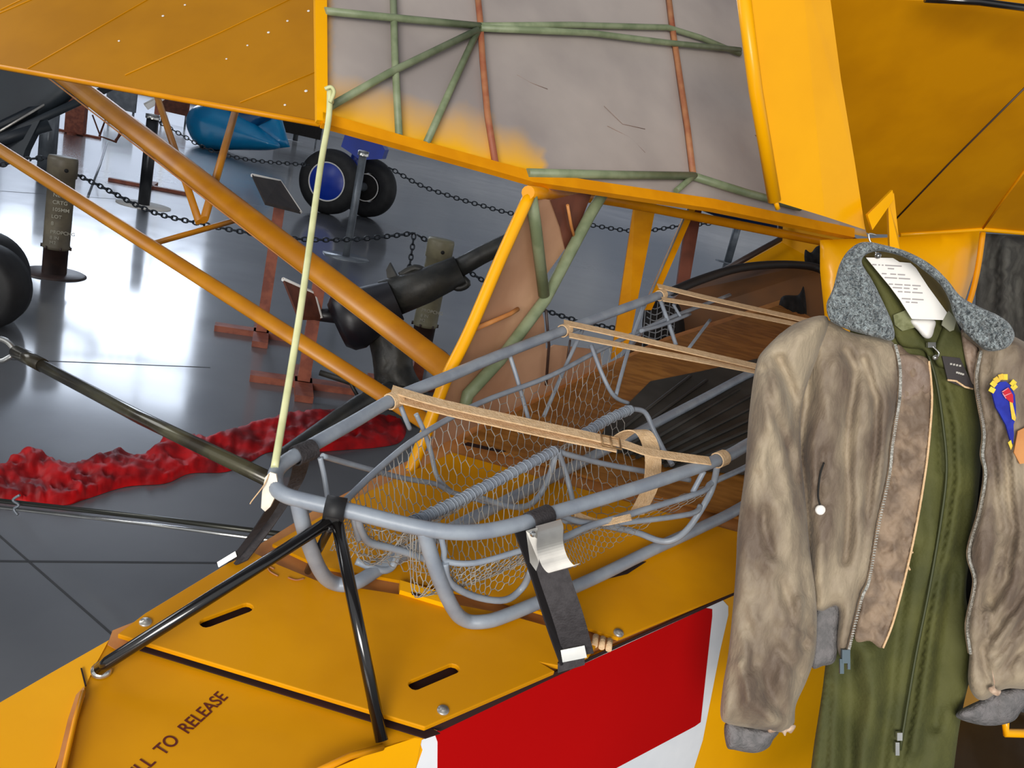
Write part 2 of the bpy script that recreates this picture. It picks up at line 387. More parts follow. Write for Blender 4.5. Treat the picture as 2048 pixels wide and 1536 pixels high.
# removable hatch plate with two slots
def ell(cx, cy, dx, dy, w, off, n=6):                     # stadium between two pixel ends on a plane
    A = PO(cx - dx, cy - dy, off); B = PO(cx + dx, cy + dy, off); t = (B - A).normalized(); s = nn.cross(t); out = []
    for i in range(n + 1): a_ = -PI / 2 + PI * i / n; out.append(B + (t * math.cos(a_) + s * math.sin(a_)) * w)
    for i in range(n + 1): a_ = PI / 2 + PI * i / n; out.append(A + (t * math.cos(a_) + s * math.sin(a_)) * w)
    return out
pl = MB()
OUT = P2([(235, 1268), (290, 1226), (462, 1122), (505, 1103), (560, 1130), (640, 1163), (850, 1196), (1000, 1225), (1130, 1262), (1195, 1288), (1178, 1310), (1128, 1333), (1082, 1325), (1110, 1342), (850, 1454)], DK + .004)
def plate(outer, holes, vec):
    pts = [outer] + holes; tri = geometry.tessellate_polygon(pts); allp = [p for l in pts for p in l]; n = len(allp)
    fs = [tuple(t) for t in tri] + [tuple(i + n for i in t) for t in tri]; k = 0
    for l in pts:
        m = len(l); fs += [(k + i, k + (i + 1) % m, k + (i + 1) % m + n, k + i + n) for i in range(m)]; k += m
    return MB().add(allp + [p + vec for p in allp], fs, False)
hp = plate(OUT, [ell(453, 1230, 40, -15, .009, DK + .004), ell(868, 1353, 38, -16, .009, DK + .004)], -nn * .008).build('hatch_plate', YDK, A_, bevel=.0014)
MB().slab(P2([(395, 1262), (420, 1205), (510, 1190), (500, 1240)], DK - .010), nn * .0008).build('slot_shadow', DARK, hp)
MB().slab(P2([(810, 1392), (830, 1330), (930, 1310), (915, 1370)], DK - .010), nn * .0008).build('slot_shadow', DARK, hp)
def bolt(x, y, off, par, r=.0085):
    MB().lathe([(0, .004), (r * .45, .004), (r * .5, .0025), (r * .9, .0025), (r, .001), (r, -.001)], PO(x, y, off), nn, 20).build('fastener', ALU, par)
bolt(291, 1245, DK + .004, hp); bolt(886, 1421, DK + .004, hp)
# floor of the bay: base sheet, raised panels, exposed primer strips
base = MB().slab(P2([(500, 1100), (545, 1073), (640, 1013), (870, 893), (930, 860), (1100, 778), (1190, 738), (1330, 675), (1560, 600), (1740, 700), (1740, 1050), (1470, 1182), (1237, 1280), (1195, 1296), (1128, 1336), (900, 1420), (300, 1250)], DK - .014), -nn * .01).build('bay_floor', PEACH, A_)
P_2 = MB().slab(P2([(545, 1088), (700, 1000), (905, 905), (1285, 1012), (1490, 1068), (1470, 1180), (1237, 1276), (1205, 1266), (1130, 1238), (1000, 1200), (850, 1170), (640, 1132)], DK + .0), -nn * .006).build('floor_panel', YDK, A_)
MB().slab(P2([(925, 878), (1190, 745), (1330, 682), (1560, 610), (1740, 720), (1740, 1010), (1500, 1040), (1290, 985), (1010, 905)], DK + .0), -nn * .006).build('floor_panel', PLY, A_)
MB().slab(P2([(1000, 905), (1012, 903), (935, 885), (925, 890)], DK + .001), nn * .001).build('floor_slit', DARK, base)
bolt(1237, 1266, DK + .001, P_2)
MB().slab(P2([(1200, 1152), (1270, 1125), (1292, 1124), (1255, 1148), (1215, 1158)], DK + .001), nn * .001).build('panel_cutout', DARK, P_2)
MB().slab(P2([(800, 1160), (890, 1186), (893, 1208), (800, 1180)], DK + .012), -nn * .012).build('hinge_block', YEL, A_)
MB().slab(P2([(822, 1184), (842, 1190), (842, 1195), (824, 1190)], DK + .0125), nn * .001).build('hinge_block_slot', DARK, base)
g = MB()
for k in range(3):
    c = PO(1193 + k * 14, 1283 + k * 4, DK + .004); g.tube([c - cc * .004 - LL * .01, c + LL * .012], .005, 8)
g.build('cable_roller', WEB, A_)
MB().tube(cr(P3([(548, 1138, DK + .006), (535, 1132, DK + .006), (540, 1143, DK + .006), (556, 1152, DK + .006)]), 5), .0012, 6).build('red_lacing', RST, A_)
MB().tube(cr(P3([(576, 1155, DK + .006), (592, 1160, DK + .006), (608, 1157, DK + .006)]), 5), .0012, 6).build('red_lacing', RST, A_)
# starboard side: yellow skin with the red bar and white border
E1 = PO(850, 1460, DK - .012); E2 = PO(1470, 1190, DK - .012); sv = (E2 - E1).normalized(); SN = sv.cross(UP).normalized()
if SN.dot(CAM - E1) < 0: SN = -SN
SN = (SN * .97 + UP * .12).normalized()
def PS(x, y, o=0.0): return PP(x, y, E1 + SN * o, SN)
side = MB().slab([PS(*q) for q in ((850, 1466), (1470, 1190), (1560, 1150), (1700, 1090), (1960, 1000), (2600, 800), (2600, 1330), (1960, 1425), (1900, 1445), (1880, 1800), (700, 1800), (700, 1530), (762, 1497))], -SN * .012).build('starboard_skin', YEL, A_)
MB().slab([PS(*q, .001) for q in ((829, 1545), (845, 1500), (838, 1480), (848, 1472), (1425, 1203), (1445, 1200), (1456, 1212), (1456, 1230), (1440, 1300), (1405, 1480), (1380, 1560), (1200, 1700), (829, 1700))], SN * .0006).build('insignia_border', WHT, side)
MB().slab([PS(*q, .002) for q in ((874, 1700), (875, 1484), (868, 1464), (1412, 1216), (1424, 1218), (1424, 1232), (1401, 1444), (1390, 1452), (1232, 1536), (1100, 1610), (900, 1700))], SN * .0006).build('insignia_bar', RED, side)
MB().slab([PS(*q, .003) for q in ((850, 1452), (1170, 1318), (1470, 1183), (1470, 1189), (1250, 1288), (1120, 1348), (880, 1462))], SN * .001).build('edge_shadow_gap', DARK, side)
MB().tube([PS(765, 1494, .003), PS(700, 1512, .006), PS(600, 1560, .01)], .0045, 8).build('corner_moulding', YTB, A_)
# tail starboard lower cheek
MB().slab([PS(*q, .002) for q in ((845, 1470), (760, 1498), (640, 1548), (640, 1700), (830, 1700), (829, 1545), (838, 1500))], SN * .0008).build('tail_cheek', YEL, side)
# port wall of the bay, seen from inside
W1 = PO(870, 900, DK - .02); W2 = PO(1190, 742, DK - .02); wv = (W2 - W1).normalized(); WN = wv.cross(UP).normalized()
if WN.dot(CAM - W1) < 0: WN = -WN
def PW(x, y, o=0.0): return PP(x, y, W1 + WN * o, WN)
pw = MB().slab([PW(*q) for q in ((1058, 392), (1100, 400), (1150, 398), (1186, 380), (1150, 470), (1085, 560), (1078, 600), (1088, 640), (1092, 700), (1110, 690), (1200, 700), (1205, 742), (1090, 790), (930, 862), (880, 900), (860, 915), (880, 810), (960, 610))], -WN * .004).build('port_wall_fabric', BEI, A_)
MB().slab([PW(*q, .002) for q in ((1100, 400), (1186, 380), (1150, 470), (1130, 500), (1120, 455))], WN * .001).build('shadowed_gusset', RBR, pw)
for i, (l, r) in enumerate([([(1062, 392), (1071, 450), (1088, 590)], .016), ([(1215, 372), (1180, 430), (1090, 600), (1000, 720), (935, 790), (925, 835)], .017)]):
    MB().tube([PW(x, y, .018) for x, y in l], r * .8, 12).build('frame_tube', GRN, pw)
MB().tube([PW(x, y, .012) for x, y in ((950, 658), (1020, 628), (1036, 618))], .005, 8).build('stiffener', PEACH, pw)
MB().tube([PW(x, y, .012) for x, y in ((1135, 410), (1142, 450), (1150, 480))], .0035, 8).build('stiffener', PEACH, pw)
g = MB()
g.tube([PW(x, y, .010) for x, y in ((1092, 620), (1098, 690), (1092, 770))], .0035, 6).tube([PW(x, y, .010) for x, y in ((1140, 680), (1132, 740))], .003, 6)
g.build('lacing_cord', BRN, pw)
g = MB().tube(cr([PW(x, y, .022) for x, y in ((1058, 392), (1000, 520), (940, 660), (898, 745), (876, 800), (858, 850), (838, 900), (820, 945))], 5), .0125, 14)
g.build('door_frame_tube', YEL, A_)
# upper longerons
MB().tube(cr([PW(1056, 385, .025), D(1200, 398, 2.35), D(1400, 435, 2.6), D(1690, 492, 2.75)], 4), .0135, 12).build('longeron_tube', YTB, A_)
MB().tube([D(1058, 384, 2.2), D(1110, 392, 2.25), D(1100, 388, 2.2)], .012, 8).build('longeron_socket', YEL, A_)
# cabin members beyond the bay
g = MB().slab([D(*q) for q in ((1270, 396, 3.0), (1315, 396, 3.0), (1258, 690, 2.7), (1222, 720, 2.7))], V((0, .03, 0))); g.build('cabin_post', YTB, A_)
g = MB().slab([D(*q) for q in ((1380, 405, 3.0), (1397, 405, 3.0), (1303, 620, 2.8), (1285, 620, 2.8))], V((0, .02, 0))); g.build('cabin_brace', YTB, A_)
MB().slab([D(*q) for q in ((1380, 405, 2.99), (1384, 405, 2.99), (1290, 618, 2.79), (1285, 620, 2.79))], V((0, -.002, 0))).build('bare_edge', ALU, A_)
g = MB().slab([D(*q) for q in ((1378, 400, 3.05), (1406, 406, 3.05), (1380, 560, 2.95), (1352, 585, 2.95))], V((0, .03, 0))); g.build('cabin_post', RBR, A_)
# cabin side walls (orange) and dark fittings
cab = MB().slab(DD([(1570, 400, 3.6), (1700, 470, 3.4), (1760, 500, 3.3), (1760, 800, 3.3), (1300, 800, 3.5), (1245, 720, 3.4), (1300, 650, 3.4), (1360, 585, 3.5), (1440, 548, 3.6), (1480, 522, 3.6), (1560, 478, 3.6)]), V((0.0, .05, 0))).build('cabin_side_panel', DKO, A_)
MB().slab(DD([(1562, 440, 3.5), (1700, 480, 3.3), (1700, 560, 3.3), (1600, 530, 3.4), (1480, 530, 3.5), (1562, 484, 3.5)]), V((0, -.01, 0))).build('upper_side_panel', YEL, cab)
MB().tube(DD([(1560, 440, 3.45), (1560, 478, 3.45), (1500, 512, 3.45), (1440, 545, 3.45)]), .012, 8).build('window_sill_tube', BRN, cab)
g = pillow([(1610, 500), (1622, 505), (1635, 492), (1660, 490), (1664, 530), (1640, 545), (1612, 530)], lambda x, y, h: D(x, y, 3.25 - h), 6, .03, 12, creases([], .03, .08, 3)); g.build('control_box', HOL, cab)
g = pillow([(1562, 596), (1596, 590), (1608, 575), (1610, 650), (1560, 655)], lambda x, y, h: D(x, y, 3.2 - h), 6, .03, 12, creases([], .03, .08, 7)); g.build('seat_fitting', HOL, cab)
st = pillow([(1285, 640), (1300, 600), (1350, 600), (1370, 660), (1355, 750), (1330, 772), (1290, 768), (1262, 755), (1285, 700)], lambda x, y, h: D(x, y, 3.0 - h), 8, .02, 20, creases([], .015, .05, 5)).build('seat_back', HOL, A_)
g = MB()
for i in range(13):
    y = 610 + i * 12
    g.tube(cr([D(1290 + 4 * math.sin(i), y, 2.96), D(1310, y + 8, 2.95), D(1330, y, 2.95), D(1350, y + 8, 2.96)], 3), .0022, 5)
for i in range(6): g.tube([D(1292 + i * 12, 604, 2.95), D(1285 + i * 12, 690, 2.95), D(1275 + i * 13, 758, 2.96)], .002, 5)
g.build('seat_lacing', WGR, st)
# ribbed mat
mt = MB().slab(P2([(1188, 895), (1215, 850), (1300, 765), (1400, 745), (1600, 700), (1740, 760), (1740, 900), (1490, 950), (1340, 935), (1290, 915)], DK + .003), nn * .004).build('ribbed_mat', MATG, A_)
g = MB()
for i in range(9):
    a = i / 8; g.tube([PO(1200 + a * 150, 892 + a * 45, DK + .009), PO(1380 + a * 260, 752 + a * 70, DK + .009)], .007, 6, flat=.6)
g.build('mat_ribs', MATG, mt)
# raised hatch, seen from inside
H1, H2, H3 = D(640, 245, 1.62), D(1700, 465, 2.45), D(640, 0, 1.72)
HN = (H2 - H1).cross(H3 - H1).normalized()
if HN.dot(CAM - H1) < 0: HN = -HN
def PH(x, y, o=0.0): return PP(x, y, H1 + HN * o, HN)
HT = -60
def pxof(P):
    v = P - CAM; z = v.dot(F_); return 1024 + FPX * v.dot(R_) / z, 768 - FPX * v.dot(U_) / z
def fade_mat():
    m = bpy.data.materials.new('silver_doped_fabric'); m.use_nodes = True; nt = m.node_tree; b = nt.nodes['Principled BSDF']
    b.inputs['Roughness'].default_value = .6
    vc = nt.nodes.new('ShaderNodeVertexColor'); vc.layer_name = 'fade'; ns = nt.nodes.new('ShaderNodeTexNoise'); ns.inputs['Scale'].default_value = 12; ns.inputs['Detail'].default_value = 4
    tc = nt.nodes.new('ShaderNodeTexCoord'); nt.links.new(tc.outputs['Object'], ns.inputs[0])
    ad = nt.nodes.new('ShaderNodeMath'); ad.operation = 'MULTIPLY_ADD'; ad.inputs[1].default_value = .5
    sb = nt.nodes.new('ShaderNodeMath'); sb.operation = 'SUBTRACT'; sb.inputs[1].default_value = .35; sb.use_clamp = True
    nt.links.new(ns.outputs['Fac'], ad.inputs[0]); nt.links.new(vc.outputs['Color'], ad.inputs[2]); nt.links.new(ad.outputs[0], sb.inputs[0])
    n2 = nt.nodes.new('ShaderNodeTexNoise'); n2.inputs['Scale'].default_value = 3; n2.inputs['Detail'].default_value = 6; nt.links.new(tc.outputs['Object'], n2.inputs[0])
    r = nt.nodes.new('ShaderNodeValToRGB'); r.color_ramp.elements[0].position = .35; r.color_ramp.elements[1].position = .65
    r.color_ramp.elements[0].color = lin((178, 167, 160)); r.color_ramp.elements[1].color = lin((152, 142, 138)); nt.links.new(n2.outputs['Fac'], r.inputs[0])
    mix = nt.nodes.new('ShaderNodeMix'); mix.data_type = 'RGBA'; mix.inputs[7].default_value = lin((246, 180, 6))
    nt.links.new(r.outputs[0], mix.inputs[6]); nt.links.new(sb.outputs[0], mix.inputs[0]); nt.links.new(mix.outputs[2], b.inputs['Base Color']); return m
hatch = pillow([(640, HT), (638, 243), (800, 288), (990, 340), (1060, 360), (1160, 374), (1420, 412), (1735, 474), (1690, 300), (1640, HT)], lambda x, y, h: PH(x, y, h), 16, 0, 30, lambda x, y: .004 * noise.noise(V((x * .012, y * .012, 0))), .006, False).build('raised_hatch', fade_mat(), A_)
at = hatch.data.color_attributes.new('fade', 'FLOAT_COLOR', 'POINT'); rl_ = root_loc(hatch)
for i, v in enumerate(hatch.data.vertices):
    px, py = pxof(v.co + rl_); yb = 240 + (px - 640) * .272 if px < 1060 else 354 + (px - 1060) * .18
    w = (95 if px < 990 else (75 if px < 1090 else 8)) * (1 + .3 * noise.noise(V((px * .02, 1, 1))))
    c = max(0, 1.25 - (yb - py) / w); c = max(c, 1.2 - (px - 648) / 16)
    at.data[i].color = (max(0, min(1.2, c)),) * 3 + (1,)
def strip(pts, w, name, m, par, o=.0, t=.012, seg=12):
    return MB().tube([PH(x, y, o) for x, y in pts], w, seg).build(name, m, par)
g = MB().tube([PH(640, HT, .008), PH(639, 120, .008), PH(640, 246, .008)], .0095, 4)
g.slab([PH(626, HT, .01), PH(650, HT, .01), PH(652, 248, .01), PH(630, 246, .01)], HN * .01); g.build('frame_edge', YEL, hatch)
g = MB().slab([PH(x, y, .004) for x, y in ((640, 234), (800, 280), (990, 332), (1060, 350), (1160, 366), (1420, 404), (1700, 462), (1700, 480), (1420, 424), (1160, 386), (1060, 372), (990, 352), (800, 300), (640, 256))], HN * .016); g.build('frame_edge', YTB, hatch)
G_ = [[(650, 22), (780, 35), (960, 52)], [(960, 52), (1140, 50), (1335, 55), (1400, 75), (1480, 108)], [(960, 56), (1180, 66), (1330, 85), (1480, 100)], [(785, HT), (790, 120), (798, 272)], [(662, 212), (780, 145), (955, 60)], [(955, 62), (905, 170), (852, 288)],
      [(1055, 346), (1230, 350), (1385, 352)], [(1385, 352), (1490, 385), (1600, 415)], [(1390, 350), (1352, 382)]]
for i, l in enumerate(G_): strip(l, .0075 if i not in (7, 6) else .010, 'frame_tube', GRN, hatch, .014 if i % 2 else .02)
for l in ([(950, HT), (960, 40), (965, 120), (975, 230), (992, 335)], [(1330, HT), (1345, 60), (1360, 160), (1375, 260), (1386, 350)]):
    strip(l, .009, 'wooden_stiffener', RST, hatch, .01, seg=4)
# stains / cracks
mat('cracked_dope', (136, 112, 100), .7)
for l in ([(1034, 150), (1060, 165), (1095, 178)], [(1208, 212), (1245, 248), (1290, 258)], [(1215, 252), (1260, 275), (1290, 305)]):
    MB().tube([PH(x, y, .001) for x, y in l], .0008, 4).build('fabric_crack', MATS['cracked_dope'], hatch)
# port flap / wing panel at upper left, with rib tapes
FP1, FP2, FP3 = D(0, 132, 2.45), D(640, 246, 2.25), D(300, -150, 2.85); FN = (FP2 - FP1).cross(FP3 - FP1).normalized()
if FN.dot(CAM - FP1) < 0: FN = -FN
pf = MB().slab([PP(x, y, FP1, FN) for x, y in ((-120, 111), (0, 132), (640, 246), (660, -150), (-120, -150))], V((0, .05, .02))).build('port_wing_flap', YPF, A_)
MB().tube(DD([(-120, 112, 2.5), (320, 191, 2.34), (640, 248, 2.24)]), .008, 8).build('trailing_edge', YTB, pf)
g = MB()
for l in ([(-80, 60), (200, -60)], [(50, 140), (380, -50)], [(250, 150), (440, 65), (660, -40)], [(480, 205), (640, 140)], [(0, 20), (120, -40)]):
    g.tube([PP(x, y, FP1 + FN * .001, FN) for x, y in l], .0014, 6)
g.build('rib_tape', YDK, pf)
rnd_ = random.Random(3)
for x, y in ((370, 10), (326, 32), (575, 42), (617, 22), (537, 65), (495, 91), (453, 118), (612, 182), (570, 210), (238, 82)):
    rr_ = rnd_.uniform(.003, .0055); MB().lathe([(.0, .002), (rr_ * .8, .0015), (rr_, 0)], PP(x, y, FP1 + FN * .001, FN), FN, 5).build('paint_chip', PAP, pf)
# port struts
def strut(a, b, r, name='wing_strut', m=YST, par=A_, flat=.6): return MB().tube([a, (a + b) / 2, b], r, 16, flat=flat).build(name, m, par)
strut(D(60, 100, 3.4), D(905, 748, 2.35), .038); strut(D(-60, 262, 2.9), D(880, 862, 2.1), .022)
MB().tube([D(60, 128, 3.4), D(905, 778, 2.32)], .003, 6).build('strut_edge', PEACH, A_)
strut(D(300, 150, 3.5), D(398, 444, 2.85), .013, 'jury_strut'); strut(D(480, 190, 3.4), D(408, 440, 2.85), .019, 'jury_strut'); strut(D(290, 492, 2.7), D(480, 438, 2.9), .014, 'jury_strut')
# starboard flap: bright plank
SF = [(1478, -70, 1.55), (1490, 40, 1.58), (1510, 180, 1.64), (1530, 310, 1.7), (1548, 402, 1.75), (1650, 432, 1.78), (1738, 462, 1.85), (1718, 330, 1.82), (1690, 160, 1.74), (1660, -70, 1.62)]
SF1, SF2, SF3 = D(1478, -70, 1.55), D(1548, 402, 1.75), D(1738, 462, 1.85); SFN = (SF2 - SF1).cross(SF3 - SF1).normalized()
if SFN.dot(CAM - SF1) < 0: SFN = -SFN
def PF(x, y, o=0.0): return PP(x, y, SF1 + SFN * o, SFN)
sf = MB().slab([PF(x, y) for x, y in ((1480, -70), (1512, 180), (1552, 403), (1650, 433), (1602, -70))], -SFN * .02).build('starboard_flap', YEL, A_)
cr_ = SFN * -.012
MB().slab([PF(1602, -70), PF(1650, 433), PF(1738, 462) + cr_, PF(1718, 330) + cr_, PF(1690, 160) + cr_, PF(1660, -70) + cr_], -SFN * .01).build('flap_upper_skin', YEL, sf)
MB().tube([PF(1479, -70), PF(1511, 180), PF(1549, 402)], .013, 14).build('trailing_edge', YEL, sf)
MB().tube([PF(1550, 400), PF(1556, 418)], .005, 10).build('hinge_pin', YEL, sf)
g = MB().slab([D(*q) for q in ((1735, 430, 1.8), (1785, 380, 1.83), (1788, 398, 1.83), (1745, 460, 1.8))], V((0, .012, 0)))
g.slab([D(*q) for q in ((1776, 400, 1.84), (1788, 386, 1.84), (1797, 470, 1.88), (1800, 500, 1.88), (1780, 500, 1.88))], V((0, .012, 0)))
br = g.build('hinge_bracket', YEL, sf)
# starboard wing underside
WU = [(1655, -70, 2.0), (1700, 160, 2.3), (1740, 430, 2.9), (1810, 471, 3.0), (1965, 458, 3.05), (2150, 476, 3.1), (2150, -70, 2.1)]
FPA, FPB, FPC = D(1655, -70, 2.0), D(1810, 471, 3.0), D(2150, 476, 3.1); WNN = (FPB - FPA).cross(FPC - FPA).normalized()
if WNN.dot(CAM - FPA) < 0: WNN = -WNN
def PU(x, y, o=0.0): return PP(x, y, FPA + WNN * o, WNN)
wg = MB().slab([PU(x, y) for x, y in ((1560, 14), (1580, 200), (1640, 430), (1740, 468), (1812, 470), (1965, 459), (2300, 486), (3000, 560), (3000, 240), (2300, 60), (2048, 12), (1860, 2), (1640, -6))], -WNN * .03).build('starboard_wing', YDK, A_)
MB().tube([PU(x, y, .002) for x, y in ((1800, 470), (1880, 465), (1965, 459), (2300, 488), (3000, 562))], .008, 8).build('skylight_edge', YEL, wg)
g = MB().tube([PU(x, y, .002) for x, y in ((1790, 440), (1900, 325), (2060, 165))], .003, 6); g.build('rib_seam', BRN, wg)
g = MB().tube([PU(x, y, .002) for x, y in ((1965, 458), (2010, 395), (2080, 300))], .004, 6); g.build('rib_tape', YTB, wg)
MB().slab([D(*q) for q in ((1640, -80, 2.8), (3000, -80, 2.8), (3000, 180, 2.8), (2300, 40, 2.8), (2040, 14, 2.8), (1860, 4, 2.8), (1640, -4, 2.8))], V((0, .02, 0))).build('wing_root_fairing', PEACH, A_)
MB().tube(DD([(1850, -2, 2.0), (1960, 4, 2.0), (2100, 22, 2.0)]), .008, 8).build('fuel_line', BLK, A_)
def LF(a, b, c): return OO + LL * a + cc * b + nn * c
MB().slab([LF(1.15, .55, .40), LF(1.0, 1.0, .40), LF(2.3, 1.4, .36), LF(2.3, .7, .36)], nn * .02).build('unseen_shade_roof', DKO, A_)  # unseen roof slab added to keep light off the litter head
# cabin outer skin right of the garments
cs = pillow([(1640, 480), (1800, 474), (1960, 462), (1950, 540), (1930, 600), (1915, 660), (1880, 760), (1700, 760), (1650, 640), (1640, 540)], lambda x, y, h: D(x, y, 2.6 - h - (1960 - x) * .0008), 20, .06, 120, None, .02, False).build('cabin_skin', YEL, A_)
MB().tube(cr(DD([(1966, 465, 2.5), (1955, 540, 2.5), (1937, 610, 2.5), (1900, 700, 2.5)]), 4), .008, 8).build('door_edge', YTB, cs)
# prop rod for the hatch
rod = MB().tube(cr([PH(662, 205, .03), PH(660, 180, .06), D(657, 240, 1.58), D(640, 340, 1.53), D(604, 600, 1.38), D(572, 800, 1.3), D(549, 935, 1.235)], 6), .0055, 12).build('hatch_prop_rod', PRD, A_)
MB().tube(cr([D(660, 205, 1.57), D(668, 185, 1.57), D(662, 174, 1.57), D(650, 178, 1.57)], 5), .0035, 8).build('rod_hook', PRD, rod)
# main wheel, right
Wc = D(2030, 1680, 2.05); Wc.z = .30
ax = V((1, .25, 0)).normalized()
wh = MB().lathe([(.13, -.05), (.2, -.075), (.27, -.07), (.3, -.03), (.3, .03), (.27, .07), (.2, .075), (.13, .05), (.05, .05), (0, .05)], Wc, ax, 40).build('main_wheel', BRB, A_)
MB().tube([D(2010, 1425, 1.8), D(2012, 1466, 1.8), D(2100, 1468, 1.8)], .009, 8).build('tow_loop', YEL, A_)
MB().tube([Wc + V((.0, .1, 0)), D(2040, 1150, 2.3)], .04, 10).build('gear_leg', BLK, A_)

# litter support: clamp with three black tubes
mp_ = MB().tube([PO(650, 1016, .0), PO(690, 1023, .0)], .0185, 16).box(PO(665, 1042, -.012), cc * .009, LL * .009, nn * .012).build('litter_support', BRB, A_)
MB().tube([PO(660, 1042, -.01), PO(216, 1325, DK + .02), PO(200, 1338, DK + .004)], .0085, 14).build('support_tube', BLK, mp_)
MB().tube([PO(674, 1044, -.01), PO(764, 1482, DK - .004)], .0085, 14).build('support_tube', BLK, mp_)
MB().tube([PO(663, 1048, -.01), PO(616, 1142, DK - .0)], .006, 12).build('support_tube', BLK, mp_)
MB().lathe([(0, .012), (.008, .012), (.01, .006), (.013, .005), (.013, 0)], PO(203, 1343, DK - .01), nn, 16).build('foot_bolt', CHR, mp_)

# ================================================================== LITTER
LT = thing('basket_litter', PO(1000, 900, DK), 'grey tubular basket litter lined with chicken wire, lying in the open rear bay of the yellow aeroplane', 'stretcher')
RIM = [(552, 972), (556, 938), (600, 905), (700, 848), (790, 797), (900, 752), (1000, 710), (1130, 660), (1250, 616), (1320, 590), (1400, 560), (1480, 536), (1570, 529), (1640, 538), (1672, 575), (1705, 640), (1700, 720), (1620, 815), (1500, 886), (1440, 918), (1300, 967), (1120, 1022), (1030, 1050), (955, 1064), (880, 1062), (800, 1047), (700, 1022), (615, 1003), (570, 990)]
RR = .0112
MB().tube(cr(P2(RIM, 0), 5, True), RR, 16, closed=True).build('rim_rail', LGR, LT)
LO = DK + .016
MB().tube(cr(P3([(594, 996, 0), (612, 1070, -.06), (640, 1140, -.14), (668, 1166, LO), (710, 1166, LO), (770, 1130, LO), (860, 1080, LO), (1000, 1008, LO), (1200, 905, LO), (1400, 800, LO), (1520, 740, LO), (1560, 760, LO)]), 6), RR, 14).build('skid_rail', LGR, LT)
MB().tube(cr(P3([(846, 1056, 0), (872, 1140, -.07), (905, 1215, -.15), (932, 1241, LO), (970, 1243, LO), (1010, 1232, LO), (1100, 1195, LO), (1200, 1151, LO), (1300, 1102, LO), (1400, 1056, LO), (1480, 1016, LO), (1600, 940, LO)]), 6), RR * .98, 14).build('skid_rail', LGR, LT)
RIBS = [([(640, 915, -.005), (648, 950, -.03), (656, 1000, -.06)], 4.2), ([(645, 912, -.005), (700, 928, -.05), (800, 955, -.1), (870, 968, -.13), (905, 985, -.15), (980, 1006, -.17)], 4.6),
        ([(797, 800, -.01), (808, 830, -.03), (820, 858, -.06)], 4.5), ([(832, 828, -.03), (848, 862, -.06), (862, 905, -.1), (875, 955, -.14), (905, 985, -.16)], 4.6),
        ([(1020, 712, -.01), (1035, 760, -.05), (1057, 838, -.12)], 4.6), ([(1165, 660, -.01), (1130, 735, -.07), (1088, 832, -.13)], 4.6),
        ([(1182, 690, -.03), (1205, 750, -.08), (1228, 792, -.12), (1256, 806, -.14)], 5), ([(1290, 605, -.01), (1260, 690, -.06), (1232, 790, -.12)], 4.6),
        ([(1320, 598, -.01), (1335, 640, -.05), (1352, 690, -.1)], 5.5), ([(1282, 662, -.04), (1325, 650, -.05), (1380, 628, -.05)], 5), ([(1346, 608, -.02), (1362, 635, -.05)], 4), ([(1420, 640, -.08), (1375, 700, -.12)], 4.6),
        ([(1435, 930, -.01), (1425, 975, -.06), (1408, 1010, -.09), (1378, 1055, -.13), (1350, 1078, -.15), (1320, 1082, -.16), (1270, 1064, -.15), (1200, 1050, -.12), (1130, 1040, -.06)], 6), ([(1408, 942, -.01), (1385, 985, -.05)], 5),
        ([(1118, 1030, -.015), (1170, 1045, -.05), (1250, 1045, -.08), (1380, 1028, -.09), (1400, 1012, -.09)], 5),
        ([(880, 1060, -.01), (888, 1100, -.04), (893, 1122, -.06), (950, 1126, -.06), (1040, 1102, -.05), (1100, 1085, -.04)], 4.6),
        ([(890, 1125, -.06), (900, 1165, -.1), (950, 1193, -.14), (1010, 1200, -.16), (1045, 1175, -.15), (1062, 1140, -.1)], 5.5),
        ([(716, 1032, -.01), (722, 1060, -.04), (740, 1085, -.07), (790, 1098, -.09), (850, 1118, -.11), (890, 1150, -.12)], 6), ([(706, 1030, -.01), (712, 1060, -.04), (718, 1080, -.06)], 4),
        ([(712, 1122, -.17), (760, 1140, -.18), (786, 1132, -.18), (803, 1090, -.14)], 6)]
for l, r in RIBS: MB().tube(cr(P3(l), 5), r * .001, 8).build('rib_wire', LGR, LT)
PWR = [(688, 1004, -.05), (760, 935, -.05), (840, 872, -.05), (960, 806, -.05), (1100, 752, -.05), (1212, 694, -.05), (1330, 640, -.05), (1460, 590, -.05)]
SWR = [(1095, 1085, -.05), (1130, 1074, -.05), (1180, 1052, -.05), (1260, 1028, -.05), (1400, 985, -.05), (1425, 965, -.05), (1500, 930, -.05), (1600, 870, -.05)]
for l in (PWR, SWR): MB().tube(cr(P3(l), 5), .0055, 8).build('side_wire', LGR, LT)
DV = [(822, 1046, -.03), (900, 1010, -.03), (1000, 958, -.03), (1112, 900, -.03)]
def laced(l, r):
    pts = cr(P3(l), 14); g = MB().tube(pts, r, 10)
    for i in range(0, len(pts) - 1, 1):
        t = (pts[i + 1] - pts[i]).normalized(); x = t.orthogonal().normalized(); y = t.cross(x)
        ring = [pts[i] + (x * math.cos(a) + y * math.sin(a)) * r * (1.08 + .12 * math.sin(i * 2.3)) + t * (.002 * math.sin(a)) for a in [2 * PI * k / 9 for k in range(9)]]
        g.tube(ring, .0011, 4, closed=True)
    return g
laced(DV, .0085).build('leg_divider', LGR, LT)
laced([(1150, 880, -.05), (1210, 842, -.05), (1262, 818, -.05)], .009).build('leg_divider', LGR, LT)
